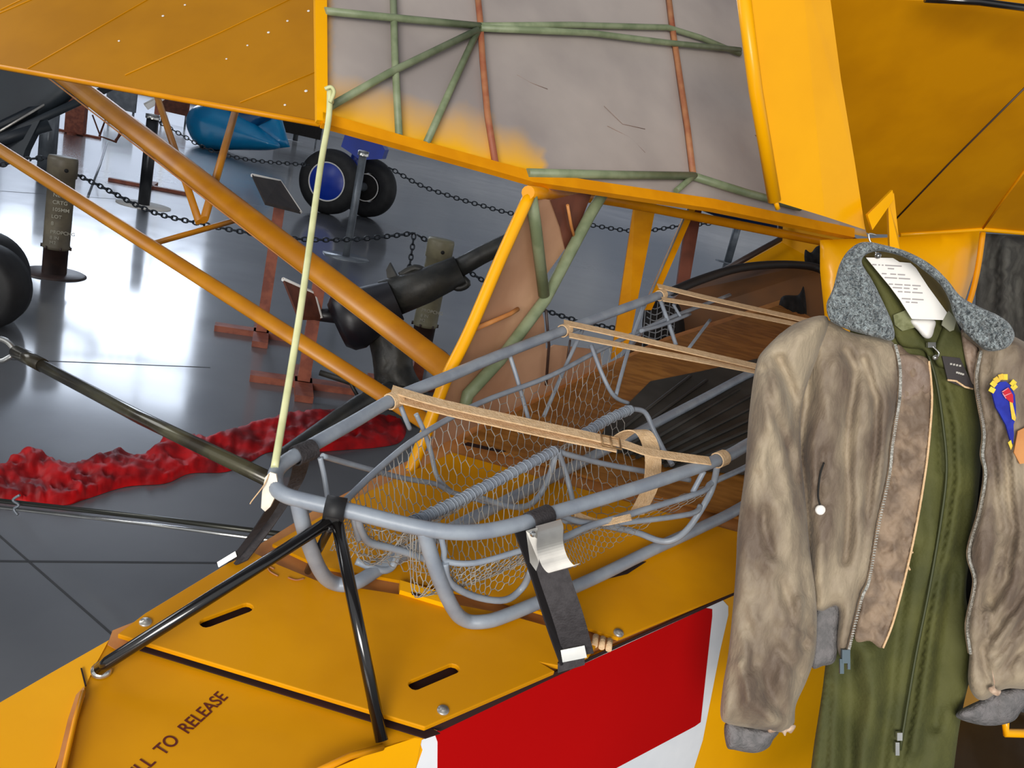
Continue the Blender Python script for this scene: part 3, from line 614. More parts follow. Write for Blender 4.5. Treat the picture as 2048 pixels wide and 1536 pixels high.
for l, r in ([[(1112, 902, -.03), (1103, 940, -.07), (1086, 980, -.11), (1062, 1008, -.13), (1030, 1014, -.13), (980, 1002, -.12), (940, 985, -.1)], 5.5], [[(1116, 902, -.03), (1128, 935, -.07), (1138, 970, -.1), (1146, 1004, -.12)], 5],
             [[(1262, 818, -.05), (1290, 825, -.06), (1308, 862, -.09), (1330, 905, -.12), (1345, 930, -.13)], 5.5], [[(1118, 904, -.04), (1200, 926, -.08), (1300, 945, -.1), (1380, 960, -.11)], 5.5],
             [[(818, 1048, -.03), (862, 1060, -.05), (868, 1085, -.07)], 4]):
    MB().tube(cr(P3(l), 6), r * .001, 8).build('divider_leg', LGR, LT)
# chicken wire
def hexnet(fn, nu, nv, r=.0009, keep=None, jit=.12, seed=1):
    rn = random.Random(seed); g = MB(); nodes = {}
    def nd(i, j):
        if (i, j) not in nodes: nodes[(i, j)] = (rn.uniform(-jit, jit), rn.uniform(-jit, jit))
        return nodes[(i, j)]
    def P(i, j):
        a, b = nd(i, j); u = i + (1 / 3 if (j % 2 == 0) else -1 / 3) * (1 if (i % 2 == 0) else -1) * .5 + a
        return max(0, min(1, u / nu)), max(0, min(1, (j + b) / nv))
    for i in range(nu + 1):
        for j in range(nv + 1):
            for (di, dj) in ((0, 1), (1, 0)):
                if di and (i + j) % 2: continue
                k, l = i + di, j + dj
                if k > nu or l > nv: continue
                a = P(i, j); b = P(k, l)
                if keep and not (keep(*a) and keep(*b)): continue
                g.tube([fn(*a), fn(*b)], r, 3, caps=False)
    return g
def lerpl(pts, u):
    x = u * (len(pts) - 1); i = min(int(x), len(pts) - 2); return pts[i].lerp(pts[i + 1], x - i)
pw_ = cr(P3(PWR), 5); sw_ = cr(P3([(880, 1125, -.06), (960, 1122, -.06), (1040, 1100, -.05)] + SWR), 5); dv_ = cr(P3(DV + [(1200, 850, -.06), (1330, 790, -.08), (1460, 740, -.1)]), 5)
def trough(a, b, dep, p=1.0):
    def f(u, v):
        A = lerpl(a, u); B = lerpl(b, u); w = math.sin(PI * v)
        return A.lerp(B, v) - nn * dep * w + nn * .003 * noise.noise((A.lerp(B, v)) * 30)
    return f
MB_ = hexnet(trough(pw_, dv_, .10), 62, 19, seed=2, keep=lambda u, v: u < .76); MB_.build('wire_netting', NET, LT)
hexnet(trough(dv_, sw_, .10), 62, 20, seed=3, keep=lambda u, v: u < .74).build('wire_netting', NET, LT)
fa = cr(P3([(1100, 1085, -.05), (1130, 1074, -.05), (1180, 1052, -.05), (1260, 1028, -.05), (1420, 968, -.05)]), 6); fb = cr(P3([(1120, 1142, -.12), (1155, 1132, -.13), (1200, 1108, -.14), (1290, 1056, -.13), (1410, 990, -.08)]), 6)
hexnet(lambda u, v: lerpl(fa, u).lerp(lerpl(fb, u), v), 34, 9, r=.0007, seed=9).build('wire_netting', NET, LT)
fa = cr(P3([(880, 1120, -.07), (960, 1120, -.065), (1060, 1100, -.05)]), 5); fb = cr(P3([(905, 1172, -.12), (960, 1196, -.15), (1055, 1150, -.13)]), 5)
hexnet(lambda u, v: lerpl(fa, u).lerp(lerpl(fb, u), v), 18, 8, seed=5).build('wire_netting', NET, LT)
fa = cr(P3([(690, 1030, -.02), (760, 1060, -.05), (850, 1080, -.06)]), 5); fb = cr(P3([(660, 1100, -.12), (740, 1125, -.15), (870, 1150, -.15)]), 5)
hexnet(lambda u, v: lerpl(fa, u).lerp(lerpl(fb, u), v) + nn * .01 * noise.noise(V((u * 6, v * 6, 2))), 22, 12, jit=.3, seed=6).build('wire_netting', NET, LT)

MB().tube(cr(P2([(1345, 583), (1400, 560), (1480, 536), (1570, 529), (1640, 538), (1672, 575), (1690, 610)], 0), 5), RR * 1.2, 14).build('shaded_rim_head', BRB, LT)  # shade on the rim's head end, painted as a thicker black tube
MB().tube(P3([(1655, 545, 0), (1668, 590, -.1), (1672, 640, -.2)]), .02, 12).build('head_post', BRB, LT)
# webbing straps over the litter
gs = 'tan webbing straps across the litter'
def wrap(x, y, r=.0135, wv=None):                           # turn of webbing round the rim
    c = PO(x, y, 0); t = (PO(x + 12, y - 5, 0) - PO(x - 12, y + 5, 0)).normalized(); o = t.cross(nn).normalized(); pts = []
    for i in range(15):
        a = 2 * PI * i / 14; pts.append(c + (o * math.cos(a) + nn * math.sin(a)) * r)
    return pts, t
def strap(name, label, bands, wraps):
    t = thing(name, bands[0][0][0], label, 'strap', gs)
    for pts, w in bands: MB().ribbon(pts, w).build('webbing_band', WEB, t)
    for x, y in wraps:
        p, ax_ = wrap(x, y); MB().ribbon(p, ax_ * .024).build('webbing_loop', WEB, t)
    return t
WL = LL * .026
s1 = strap('webbing_strap', 'tan webbing strap nearest the litter foot, with buckle and loose hanging tail',
    [(cr([PO(784, 778, .012), PO(880, 806, .016), PO(1060, 846, .016), PO(1232, 884, .014), PO(1300, 905, .013), PO(1420, 922, .012)], 4), WL),
     (cr([PO(800, 800, .002), PO(900, 826, .004), PO(1060, 862, .004), PO(1232, 898, .008)], 4), WL * .8)], [(788, 800), (1441, 918)])
MB().ribbon(cr(DD([(1228, 884, 1.61), (1262, 862, 1.60), (1290, 868, 1.58), (1306, 915, 1.56), (1300, 975, 1.56), (1272, 1030, 1.57)]), 6), (R_ * .030 + F_ * .012)).build('loose_tail', WEB, s1)
MB().ribbon(cr(P3([(1262, 1034, -.02), (1200, 1045, -.06), (1150, 1028, -.04)]), 4), WL * .6).build('tail_end', WEB, s1)
g = MB(); bc = PO(1222, 884, .017)
g.tube([bc - cc * .016 - LL * .018, bc - cc * .016 + LL * .018, bc + cc * .016 + LL * .018, bc + cc * .016 - LL * .018], .002, 6, closed=True).tube([bc - LL * .018, bc + LL * .018], .0018, 6)
g.build('buckle', mat('brass_buckle', (170, 136, 96), .4, metal=.4), s1)
strap('webbing_strap', 'tan webbing strap across the middle of the litter, running behind the brown jacket',
    [(cr([PO(1128, 645, .012), PO(1250, 672, .014), PO(1510, 732, .014), PO(1700, 775, .012)], 3), WL * 1.15), (cr([PO(1138, 670, .001), PO(1260, 694, .004), PO(1510, 742, .008), PO(1690, 782, .01)], 3), WL)], [(1130, 660)])
strap('webbing_strap', 'tan webbing strap farthest toward the dark head end of the litter',
    [(cr([PO(1316, 572, .012), PO(1440, 602, .014), PO(1600, 638, .014), PO(1700, 660, .012)], 3), WL * 1.3), (cr([PO(1324, 598, .001), PO(1440, 618, .004), PO(1600, 650, .008), PO(1695, 668, .01)], 3), WL * 1.1)], [(1322, 590)])
# black tie-downs
gd = 'black tie-down straps holding the litter'
def blackstrap(label, rim, low, w, loc):
    t = thing('tie_down_strap', loc, label, 'strap', gd); return t
t = thing('tie_down_strap', PO(1135, 1325, DK), 'black tie-down strap with a silver lever buckle beside the red panel', 'strap', gd)
p, ax_ = wrap(1078, 1037, .0145); MB().ribbon(p, ax_ * .042).build('strap_loop', BWB, t)
sw = R_ * .040 + U_ * .006
MB().ribbon(cr([PO(1088, 1050, -.005), PO(1102, 1130, -.05), PO(1135, 1230, -.11), PO(1158, 1310, DK + .012)], 6), sw * 1.12).build('strap_front', BWB, t)
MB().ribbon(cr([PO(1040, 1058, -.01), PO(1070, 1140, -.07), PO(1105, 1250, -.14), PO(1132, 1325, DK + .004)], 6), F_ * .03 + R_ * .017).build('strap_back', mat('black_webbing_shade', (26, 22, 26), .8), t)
bk = MB()
c0 = [PO(1052, 1062, .018), PO(1075, 1055, .022), PO(1078, 1080, .01), PO(1078, 1125, -.02), PO(1072, 1142, -.03), PO(1060, 1125, -.02)]
bk.slab(c0, F_ * .003)
b1 = bk.build('lever_cheek', ALU, t)
lv = MB().ribbon(cr([PO(1097, 1047, .024), PO(1101, 1062, .026), PO(1100, 1090, .018), PO(1108, 1120, .006), PO(1122, 1138, .0), PO(1134, 1134, .004)], 6), R_ * .036 + U_ * .010, .0014).build('lever_handle', ALU, t)
MB().lathe([(0, .003), (.004, .002), (.0045, 0)], PO(1066, 1068, .022), -F_, 14).build('rivet', CHR, b1)
MB().box(PO(1144, 1306, DK + .022), R_ * .020 + U_ * .004, F_ * .006, (U_ - R_ * .2) * .009).build('end_clip', CHR, t)
MB().box(PO(1142, 1326, DK + .008), R_ * .020 + U_ * .006, F_ * .006, U_ * .007).build('hook_plate', BWB, t)
t = thing('tie_down_strap', PO(470, 1128, DK), 'black tie-down strap at the far corner of the litter beside the pale green rod', 'strap', gd)
p, ax_ = wrap(608, 905, .0145); MB().ribbon(p, ax_ * .034).build('strap_loop', BWB, t)
MB().ribbon(cr([PO(604, 920, -.01), PO(586, 975, -.08), PO(530, 1060, -.15), PO(478, 1128, DK + .006)], 6), R_ * .026 + U_ * .012).build('strap_front', BWB, t)
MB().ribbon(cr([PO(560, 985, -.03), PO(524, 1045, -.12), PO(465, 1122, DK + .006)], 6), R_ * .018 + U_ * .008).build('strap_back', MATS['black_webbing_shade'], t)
MB().box(PO(455, 1118, DK + .01), (R_ + U_ * .6) * .014, F_ * .003, (U_ - R_ * .3) * .004).build('end_clip', CHR, t)
wt = MB().slab([D(x, y, 1.205) for x, y in ((540, 944), (552, 948), (556, 970), (552, 990), (540, 1014), (530, 1023), (522, 1016), (524, 985), (530, 955))], F_ * .006).build('tag', mat('off_white_plastic', (226, 218, 204), .5, rgb2=(208, 198, 182), scale=30))
tag(wt, 'small off-white tag tied at the foot of the pale green rod', 'tag')
MB().tube(cr(DD([(538, 948, 1.205), (528, 970, 1.2), (505, 1000, 1.2), (500, 1008, 1.2)]), 4), .0009, 5).build('string', WEB, wt).matrix_parent_inverse
for ch in wt.children: ch.location = V((0, 0, 0))

# ================================================================== GARMENTS
JD = 1.34
def mj(d, bow=0.0, cx=1750): return lambda x, y, h: D(x, y, d - h + bow * ((x - cx) / 300) ** 2)
J = thing('flight_jacket', V((D(1750, 1330, JD).x, D(1750, 1330, JD).y, D(1750, 1440, JD).z)), 'worn brown-grey flying jacket with grey fleece collar hanging open beside the red panel', 'jacket')
CO = thing('flight_coverall', V((D(1780, 1536, JD + .05).x, D(1780, 1536, JD + .05).y, D(1780, 1900, JD + .05).z)), 'olive green flight coverall hanging inside the open brown jacket', 'coverall')
# coverall
cf = creases([([(1870, 700), (1900, 860), (1905, 950), (1890, 1050), (1850, 1250), (1800, 1536)], 6, -.008), ([(1855, 690), (1880, 830), (1885, 940)], 5, -.006), ([(1880, 720), (1912, 850), (1918, 960), (1905, 1060), (1868, 1240), (1830, 1500)], 8, .006),
              ([(1815, 1100), (1790, 1290), (1760, 1536)], 12, -.010), ([(1700, 1320), (1700, 1536)], 16, -.012), ([(1740, 1310), (1745, 1400), (1725, 1560)], 16, .010), ([(1900, 1150), (1880, 1300), (1870, 1450)], 12, -.010), ([(1930, 1000), (1905, 1200), (1900, 1400)], 14, -.006), ([(1660, 1340), (1650, 1536)], 6, -.006)], .006, .012, 3, 1.3, 1.8, .003)
pillow([(1720, 505), (1760, 497), (1800, 503), (1850, 530), (1890, 580), (1905, 620), (1925, 670), (1955, 700), (1965, 860), (1960, 950), (1948, 1060), (1932, 1180), (1945, 1260), (1948, 1320), (1925, 1420), (1908, 1536), (1880, 1800), (1600, 1800), (1622, 1536), (1650, 1336), (1680, 1000), (1700, 740), (1700, 600)], mj(JD + .035), 9, .025, 40, cf, .02).build('body', CVG, CO)
pillow([(1728, 512), (1742, 502), (1800, 506), (1850, 535), (1885, 575), (1900, 610), (1893, 645), (1870, 615), (1840, 560), (1815, 530), (1745, 522)], mj(JD + .004), 6, .006, 12, None, .006).build('collar', CVO, CO)
pillow([(1720, 520), (1732, 515), (1780, 575), (1826, 650), (1850, 680), (1870, 712), (1858, 716), (1845, 700), (1800, 690), (1780, 640), (1750, 570)], mj(JD + .004), 6, .008, 12, None, .006).build('lapel', CVG, CO)
pillow([(1896, 640), (1916, 655), (1935, 690), (1930, 740), (1880, 735), (1868, 712), (1875, 680)], mj(JD + .004), 6, .008, 12, None, .006).build('lapel', CVG, CO)
MB().slab(DD([(1787, 630), (1812, 620), (1826, 640), (1830, 655), (1805, 662), (1790, 650)], JD - .012), F_ * .002).build('collar_tab', mat('faded_loop_tape', (132, 134, 98), .9, rgb2=(104, 106, 70), scale=90), CO)
MB().slab(DD([(1898, 622), (1913, 640), (1908, 660), (1900, 663), (1884, 650), (1888, 632)], JD - .014), F_ * .002).build('collar_tab', mat('pale_tab', (158, 158, 136), .9), CO)
MB().slab(DD([(1884, 712), (1920, 716), (1948, 776), (1925, 774), (1896, 762)], JD - .008), F_ * .002).build('name_tag', TAG, CO)
g = MB()
for (x, y, l) in ((1902, 728, 24), (1914, 745, 16)):
    for k in range(4): g.box(D(x + k * l / 4, y + k * 1.2, JD - .0095), R_ * .0016, U_ * .0014, F_ * .0003)
g.build('tag_print', SLV, CO)
MB().tube(DD([(1895, 760), (1912, 762), (1930, 774), (1946, 778)], JD - .009), .0016, 6).build('tag_stitching', WEB, CO)
MB().tube(cr(DD([(1854, 702), (1872, 760), (1886, 850), (1893, 940), (1882, 1040), (1858, 1180), (1830, 1320), (1800, 1500)], JD + .003), 5), .0022, 6).build('zipper', mat('zip_dark_olive', (58, 62, 30), .6), CO)
g = MB().box(D(1862, 690, JD - .012), R_ * .006, U_ * .004, F_ * .003).tube(cr(DD([(1864, 692), (1878, 706), (1872, 716)], JD - .014), 4), .0016, 6).lathe([(0, .003), (.004, .002), (.004, 0)], D(1870, 715, JD - .014), -F_, 12)
g.build('zip_slider', CHR, CO)
MB().box(D(1798, 1472, JD - .0), R_ * .004, U_ * .006, F_ * .003).box(D(1794, 1497, JD - .0), R_ * .003, U_ * .010, F_ * .002).build('zip_pull', CHR, CO)
MB().tube(cr(DD([(1826, 1104), (1818, 1110), (1816, 1130), (1820, 1140)], JD - .004), 4), .0016, 6).build('pocket_zip_pull', WEB, CO)
# shadow inside the jacket, painted in as a black back panel
pillow([(1700, 640), (1950, 640), (2070, 700), (2070, 1330), (1900, 1320), (1700, 1300)], mj(JD + .085), 30, .01, 30, None, .01, False).build('inner_shadow_sheet', BLN, J)
# quilted lining
q = []
for i in range(9): q.append(([(1780 + i * 6, 860 + i * 52), (1850 - i * 7, 900 + i * 52)], 3, -.003)); q.append(([(1860 - i * 6, 850 + i * 52), (1775 - i * 4, 900 + i * 52)], 3, -.003))
pillow([(1788, 702), (1820, 708), (1858, 722), (1864, 790), (1860, 862), (1850, 950), (1841, 1010), (1826, 1086), (1811, 1158), (1790, 1232), (1766, 1294), (1740, 1282), (1710, 1278), (1720, 1200), (1750, 1040), (1775, 900)], mj(JD - .006), 6, .006, 10, creases(q, .008, .06, 4), .008).build('quilted_lining', LIN, J)
pillow([(1794, 712), (1852, 726), (1860, 780), (1836, 790), (1800, 800)], mj(JD - .012), 6, .005, 10, creases([([(1810, 735), (1850, 775)], 4, -.003), ([(1830, 730), (1815, 790)], 4, -.003)], .004, .08, 9), .004).build('inner_pocket', JK2, J)
MB().tube(cr(DD([(1858, 722), (1864, 790), (1860, 862), (1850, 950), (1826, 1086), (1790, 1232), (1766, 1296)], JD - .012), 6), .0018, 6).build('lining_stitching', WEB, J)
# left-hand front panel (wearer's right)
ff = creases([([(1620, 700), (1612, 800), (1600, 900), (1612, 1050), (1622, 1200)], 9, -.020), ([(1690, 700), (1712, 740), (1700, 820), (1692, 900), (1700, 1000), (1690, 1120)], 7, -.016), ([(1664, 740), (1670, 860), (1650, 960)], 18, .014), ([(1728, 720), (1752, 800), (1752, 900), (1738, 1000), (1725, 1150), (1705, 1260)], 6, -.012), ([(1740, 700), (1768, 800), (1765, 900), (1750, 1000), (1730, 1150)], 8, .008),
               ([(1645, 905), (1640, 960), (1636, 1010)], 5, -.010), ([(1638, 1100), (1640, 1160)], 12, .008), ([(1586, 720), (1600, 790)], 6, -.01), ([(1780, 720), (1786, 800), (1775, 900)], 4, -.006)], .010, .018, 1, 1.5, 1.1, .005)
pillow([(1655, 640), (1700, 664), (1760, 676), (1790, 690), (1800, 750), (1795, 815), (1783, 893), (1776, 950), (1755, 1054), (1737, 1158), (1722, 1196), (1698, 1291), (1686, 1320), (1674, 1290), (1676, 1215), (1640, 1222), (1606, 1190), (1596, 1000), (1570, 820), (1540, 700), (1590, 650)], mj(JD - .02, .0), 7, .028, 45, ff, .02).build('front_panel', JKT, J)
pillow([(1632, 1218), (1678, 1208), (1676, 1260), (1671, 1320), (1645, 1332), (1624, 1334), (1622, 1280)], mj(JD - .012), 7, .010, 14, None, .01).build('waistband', KNT, J)
# sleeve
sf_ = creases([([(1560, 720), (1590, 800), (1598, 900), (1610, 1000), (1618, 1100)], 8, -.022), ([(1528, 740), (1548, 830), (1580, 900), (1590, 960)], 6, -.014), ([(1540, 760), (1530, 900), (1520, 1000)], 14, .012), ([(1518, 950), (1530, 1060), (1545, 1110)], 7, -.010), ([(1560, 1160), (1590, 1240), (1610, 1290), (1622, 1260)], 9, -.014), ([(1600, 1200), (1590, 1260), (1620, 1280)], 6, .012),
                ([(1500, 1250), (1510, 1310), (1500, 1340)], 8, -.010), ([(1480, 1330), (1500, 1400), (1540, 1440)], 10, .014), ([(1520, 1330), (1550, 1400), (1570, 1430)], 9, -.010), ([(1560, 1300), (1600, 1350)], 8, -.008), ([(1545, 1130), (1560, 1230)], 14, .008)], .012, .018, 6, 1.5, 1.1, .003)
pillow([(1655, 634), (1590, 647), (1530, 697), (1511, 735), (1498, 830), (1490, 940), (1476, 1050), (1472, 1130), (1468, 1188), (1457, 1303), (1446, 1370), (1441, 1430), (1456, 1448), (1500, 1456), (1540, 1462), (1572, 1464), (1588, 1448), (1592, 1410), (1614, 1360), (1630, 1310), (1634, 1240), (1630, 1177), (1620, 1100), (1612, 1010), (1602, 900), (1606, 800), (1640, 700)], mj(JD - .045), 7, .040, 60, sf_, .03).build('sleeve', JKT, J)
pillow([(1452, 1444), (1500, 1452), (1556, 1460), (1546, 1480), (1536, 1496), (1510, 1506), (1470, 1500), (1453, 1492)], mj(JD - .03), 6, .022, 22, creases([([(1490, 1470), (1500, 1490)], 5, -.004)], .003, .1, 2), .02).build('cuff', KNT, J)
pillow([(1553, 1452), (1590, 1450), (1583, 1466), (1574, 1464), (1570, 1472), (1560, 1462), (1540, 1466), (1536, 1458)], mj(JD - .05), 4, .004, 8, creases([], .006, .2, 2), .003).build('frayed_edge', mat('frayed_threads', (206, 180, 156), .9, rgb2=(170, 140, 118), scale=90), J)
# right-hand front (wearer's left)
rf = creases([([(1975, 720), (1980, 850), (1990, 960), (2000, 1060)], 6, -.010), ([(2010, 880), (2020, 1000), (2030, 1060), (2010, 1160), (1985, 1210)], 7, -.016), ([(2030, 900), (2034, 1030), (2040, 1100)], 8, .012), ([(1998, 1100), (1985, 1150), (1975, 1210)], 8, -.014), ([(1976, 1210), (1970, 1270)], 4, .012), ([(1985, 1270), (2048, 1180)], 6, -.010), ([(1990, 1310), (2060, 1230)], 6, -.010), ([(1995, 1345), (2060, 1280)], 6, -.010), ([(1990, 1290), (2055, 1205)], 5, .008), ([(1965, 1300), (1975, 1350)], 7, -.010)], .012, .02, 8, 1.4, 1.2, .003)
pillow([(1925, 665), (1950, 690), (1958, 704), (1952, 766), (1966, 861), (1963, 909), (1968, 950), (1957, 1024), (1936, 1104), (1948, 1164), (1933, 1247), (1939, 1300), (1936, 1360), (1948, 1392), (1970, 1400), (2010, 1378), (2080, 1372), (2160, 1300), (2160, 760), (2060, 690), (1990, 660)], mj(JD - .02), 8, .030, 50, rf, .02).build('front_panel', JKT, J)
pillow([(1922, 664), (1935, 668), (1958, 700), (1954, 740), (1948, 770), (1935, 740)], mj(JD - .008), 6, .010, 12, creases([([(1935, 690), (1948, 740)], 4, -.006)], .004, .1, 2), .006).build('facing', JK2, J)
pillow([(1920, 1420), (1960, 1400), (2010, 1376), (2160, 1366), (2160, 1400), (2060, 1410), (2030, 1440), (2000, 1450), (1960, 1450), (1915, 1436)], mj(JD + .0), 8, .02, 24, creases([([(1980, 1400), (1985, 1440)], 8, -.006)], .004, .05, 2), .02).build('cuff', KNT, J)
pillow([(1977, 1376), (1990, 1368), (1984, 1340), (1990, 1375), (2002, 1382), (1996, 1392), (1982, 1386)], mj(JD - .052), 4, .003, 6, None, .003).build('frayed_edge', MATS['frayed_threads'], J)
# zips
def zipper(l, d, n, par):
    pts = cr(DD(l, d), 8); MB().tube(pts, .0026, 8).build('zipper_tape', LIN, par)
    g = MB(); L = len(pts)
    for i in range(n):
        u = i / (n - 1); p = lerpl(pts, u); g.box(p - F_ * .0025, R_ * .0021, U_ * .0009, F_ * .001)
    g.build('zipper_teeth', ZIP, par)
zipper([(1789, 690), (1796, 720), (1799, 750), (1798, 790), (1795, 815), (1783, 893), (1777, 950), (1755, 1054), (1737, 1158), (1722, 1196), (1698, 1291), (1690, 1320)], JD - .034, 230, J)
zipper([(1960, 703), (1951, 766), (1966, 861), (1963, 909), (1969, 950), (1957, 1024), (1936, 1104), (1948, 1164), (1933, 1247), (1939, 1306)], JD - .03, 230, J)
g = MB().box(D(1691, 1312, JD - .036), R_ * .006, U_ * .010, F_ * .003).box(D(1683, 1332, JD - .036), R_ * .003, U_ * .011, F_ * .002).box(D(1697, 1326, JD - .036), R_ * .002, U_ * .009, F_ * .002)
g.build('zip_slider', mat('grey_blue_metal', (96, 110, 118), .4, metal=.6), J)
MB().lathe([(0, .004), (.006, .003), (.0075, .001), (.0075, -.002)], D(1641, 1020, JD - .050), -F_, 18).build('snap_button', PAP, J)
MB().tube(cr(DD([(1648, 925), (1640, 950), (1636, 990), (1640, 1010)], JD - .055), 4), .0014, 6).build('pocket_trim', BLN, J)
# fleece collar
def flf(x, y):
    q = V((x * .13 + 1.2 * noise.noise(V((x * .05, y * .05, 3))), y * .13 + 1.2 * noise.noise(V((x * .05, y * .05, 7))), 2))
    return .020 * abs(noise.noise(q * 1.3)) ** .6 * 1.2 - .004 + .004 * noise.noise(V((x * .3, y * .3, 9)))
COLO = [(1716, 487), (1694, 504), (1678, 532), (1666, 577), (1653, 608), (1658, 637), (1672, 649), (1704, 662), (1754, 675), (1786, 680), (1786, 650), (1766, 604), (1744, 560), (1724, 526), (1734, 508), (1764, 503), (1811, 516), (1849, 542), (1881, 570), (1899, 602), (1906, 627), (1922, 656), (1950, 684), (1976, 702), (2012, 696), (2029, 674), (2020, 649), (1995, 630), (1957, 613), (1921, 592), (1894, 559), (1859, 527), (1811, 502), (1764, 489), (1738, 484)]
pillow(COLO, mj(JD - .07), 3, .022, 14, flf, .025).build('fleece_collar', FLC, J)
# emblem on the chest
em = MB().slab(DD([(1988, 800), (1984, 785), (1990, 772), (2000, 764), (2012, 763), (2022, 772), (2030, 790), (2032, 815), (2032, 835), (2027, 850), (2028, 870), (2026, 888), (2020, 878), (2012, 850), (2000, 828), (1992, 815)], JD - .064), F_ * .003).build('emblem', PBL, J)
g = MB()
for (x, y, a) in ((1984, 780, 60), (1987, 768, 50), (1993, 760, 35), (2002, 754, 15), (2010, 754, 0), (2026, 766, -40), (2028, 774, -50)):
    a = math.radians(a); u = R_ * math.cos(a) + U_ * math.sin(a); w = -R_ * math.sin(a) + U_ * math.cos(a)
    g.box(D(x, y, JD - .066), u * .0036, w * .0042, F_ * .0006)
g.slab(DD([(2019, 802), (2024, 800), (2032, 836), (2030, 842), (2024, 838)], JD - .0665), F_ * .0006).build('emblem_letters', PYL, em)
MB().slab(DD([(2016, 885), (2022, 880), (2025, 892), (2022, 900)], JD - .0665), F_ * .0006).build('emblem_tip', PYL, em)
MB().slab(DD([(2006, 782), (2017, 775), (2026, 790), (2027, 806), (2020, 804), (2010, 795)], JD - .0668), F_ * .0006).build('emblem_figure', PRE, em)
MB().tube(DD([(2004, 784), (2016, 776)], JD - .0674), .0008, 5).tube(DD([(2008, 792), (2022, 786)], JD - .0674), .0008, 5).tube(DD([(2005, 786), (2012, 797)], JD - .0674), .0008, 5).build('emblem_outline', PPK, em)
MB().slab(DD([(2036, 862), (2060, 850), (2060, 925), (2040, 928), (2028, 905)], JD - .062), F_ * .002).build('tan_patch', PEACH, J)
# card and hanger
HG = thing('coat_hanger', D(1760, 500, JD - .03), 'white plastic hanger with a wire hook inside the fleece collar', 'hanger')
MB().tube(cr(DD([(1752, 470), (1738, 468), (1740, 482), (1748, 492), (1752, 508)], JD - .05), 5), .0014, 8).build('hook', CHR, HG)
pillow([(1822, 640), (1868, 640), (1868, 660), (1862, 675), (1850, 676), (1838, 664)], mj(JD - .012), 5, .010, 12, None, .01).build('neck_piece', PAP, HG)
CD = MB().slab(DD([(1732, 515), (1786, 516), (1799, 524), (1821, 526), (1832, 536), (1856, 573), (1894, 625), (1886, 640), (1824, 638), (1800, 600), (1780, 573)], JD - .03), F_ * .001).build('card', PAP)
tag(CD, 'white typed information card pinned inside the collar of the brown flying jacket', 'card')
CDo = bpy.data.objects['card']
g = MB()
rn = random.Random(8)
for (x, y, segs) in ((1745, 529, [8, 3, 3, 32]), (1776, 537, [12]), (1764, 547, [9, 0, 11, 14]), (1770, 555, [24, 22]), (1778, 568, [8, 15, 12, 16]), (1786, 575, [18, 11, 0, 8]), (1796, 583, [9, 12, 20]), (1804, 597, [17, 22]), (1812, 604, [7, 12])):
    xx = x
    for s_ in segs:
        if s_: g.box(D(xx + s_ / 2, y + (xx + s_ / 2 - x) * .06, JD - .0312), (R_ - U_ * .06).normalized() * (s_ / 2 / FPX * JD), U_ * .0009, F_ * .0002)
        xx += s_ + 4 if s_ else 4
g.build('typed_lines', INK, CDo)
for ch in CDo.children: ch.location = V((0, 0, 0))
MB().lathe([(0, .004), (.004, .003), (.005, 0)], D(1756, 511, JD - .035), -F_, 14).build('pin', CHR, HG)

# grey garment hanging behind, right edge
o = pillow([(1955, 466), (2180, 478), (2230, 1000), (2200, 1250), (1990, 1240), (1960, 900), (1950, 640)], lambda x, y, h: D(x, y, 3.3 - h), 14, .06, 40, creases([([(1990, 480), (1985, 620)], 10, -.05), ([(2012, 480), (2008, 640)], 6, .05), ([(2030, 560), (2040, 660)], 10, -.05)], .05, .02, 4), .03, False).build('grey_coat', GCL)
tag(o, 'dark grey coat with long folds hanging behind the aeroplane at the right edge', 'coat')

# ================================================================== BACKGROUND
def vert(base, px, py):                                    # height above base seen at a pixel
    N = V((CAM.x - base.x, CAM.y - base.y, 0)).normalized(); return PP(px, py, base, N).z
# shell-case bollards
B1 = G(108, 548); B2 = G(840, 700)
def bollard(loc, label, m1, first=True):
    t = thing('bollard', loc, label, 'bollard', 'shell-case bollards carrying the chain')
    S = 1.0
    MB().lathe([(0, .012), (.20, .012), (.215, .004), (.215, 0)], loc, UP, 40).build('base_plate', BRN, t)
    MB().lathe([(.082, .01), (.082, .2), (.086, .2)], loc, UP, 36).build('lower_tube', BRN, t)
    MB().lathe([(.088, .19), (.092, .2), (.092, .21), (.088, .22), (.088, .70), (.098, .705), (.098, .82), (.092, .84), (.0, .84)], loc, UP, 36).build('shell_tube', m1, t)
    g = MB()
    for k in range(6):
        a = k * PI / 3 + .3; p = loc + V((math.cos(a) * .095, math.sin(a) * .095, .2)); g.lathe([(0, .012), (.008, .012), (.008, -.012), (0, -.012)], p, UP, 8)
    g.build('collar_lug', BRN, t)
    to = (V((CAM.x, CAM.y, 0)) - V((loc.x, loc.y, 0))).normalized(); si = UP.cross(to)
    MB().lathe([(0, .003), (.014, .003), (.014, 0)], loc + UP * .76 + to * .095 + si * .025, to, 12).build('cap_hole', HOL, t)
    for (wd, h, s) in (('NET', .57, .036), ('CRTG', .52, .036), ('105MM', .47, .036), ('LOT', .42, .034), ('8', .37, .036), ('PROPCHG', .31, .034), ('8 IN', .27, .032), ('M2', .235, .032)):
        text('stencil', wd, loc + UP * h + to * .0905 - si * .045, si, UP, s, STN, t)
    return t
b1 = bollard(B1, 'olive shell-case bollard at the far left holding the chain', OLV)
b2 = bollard(B2, 'khaki shell-case bollard standing behind the dark gun', OLT)
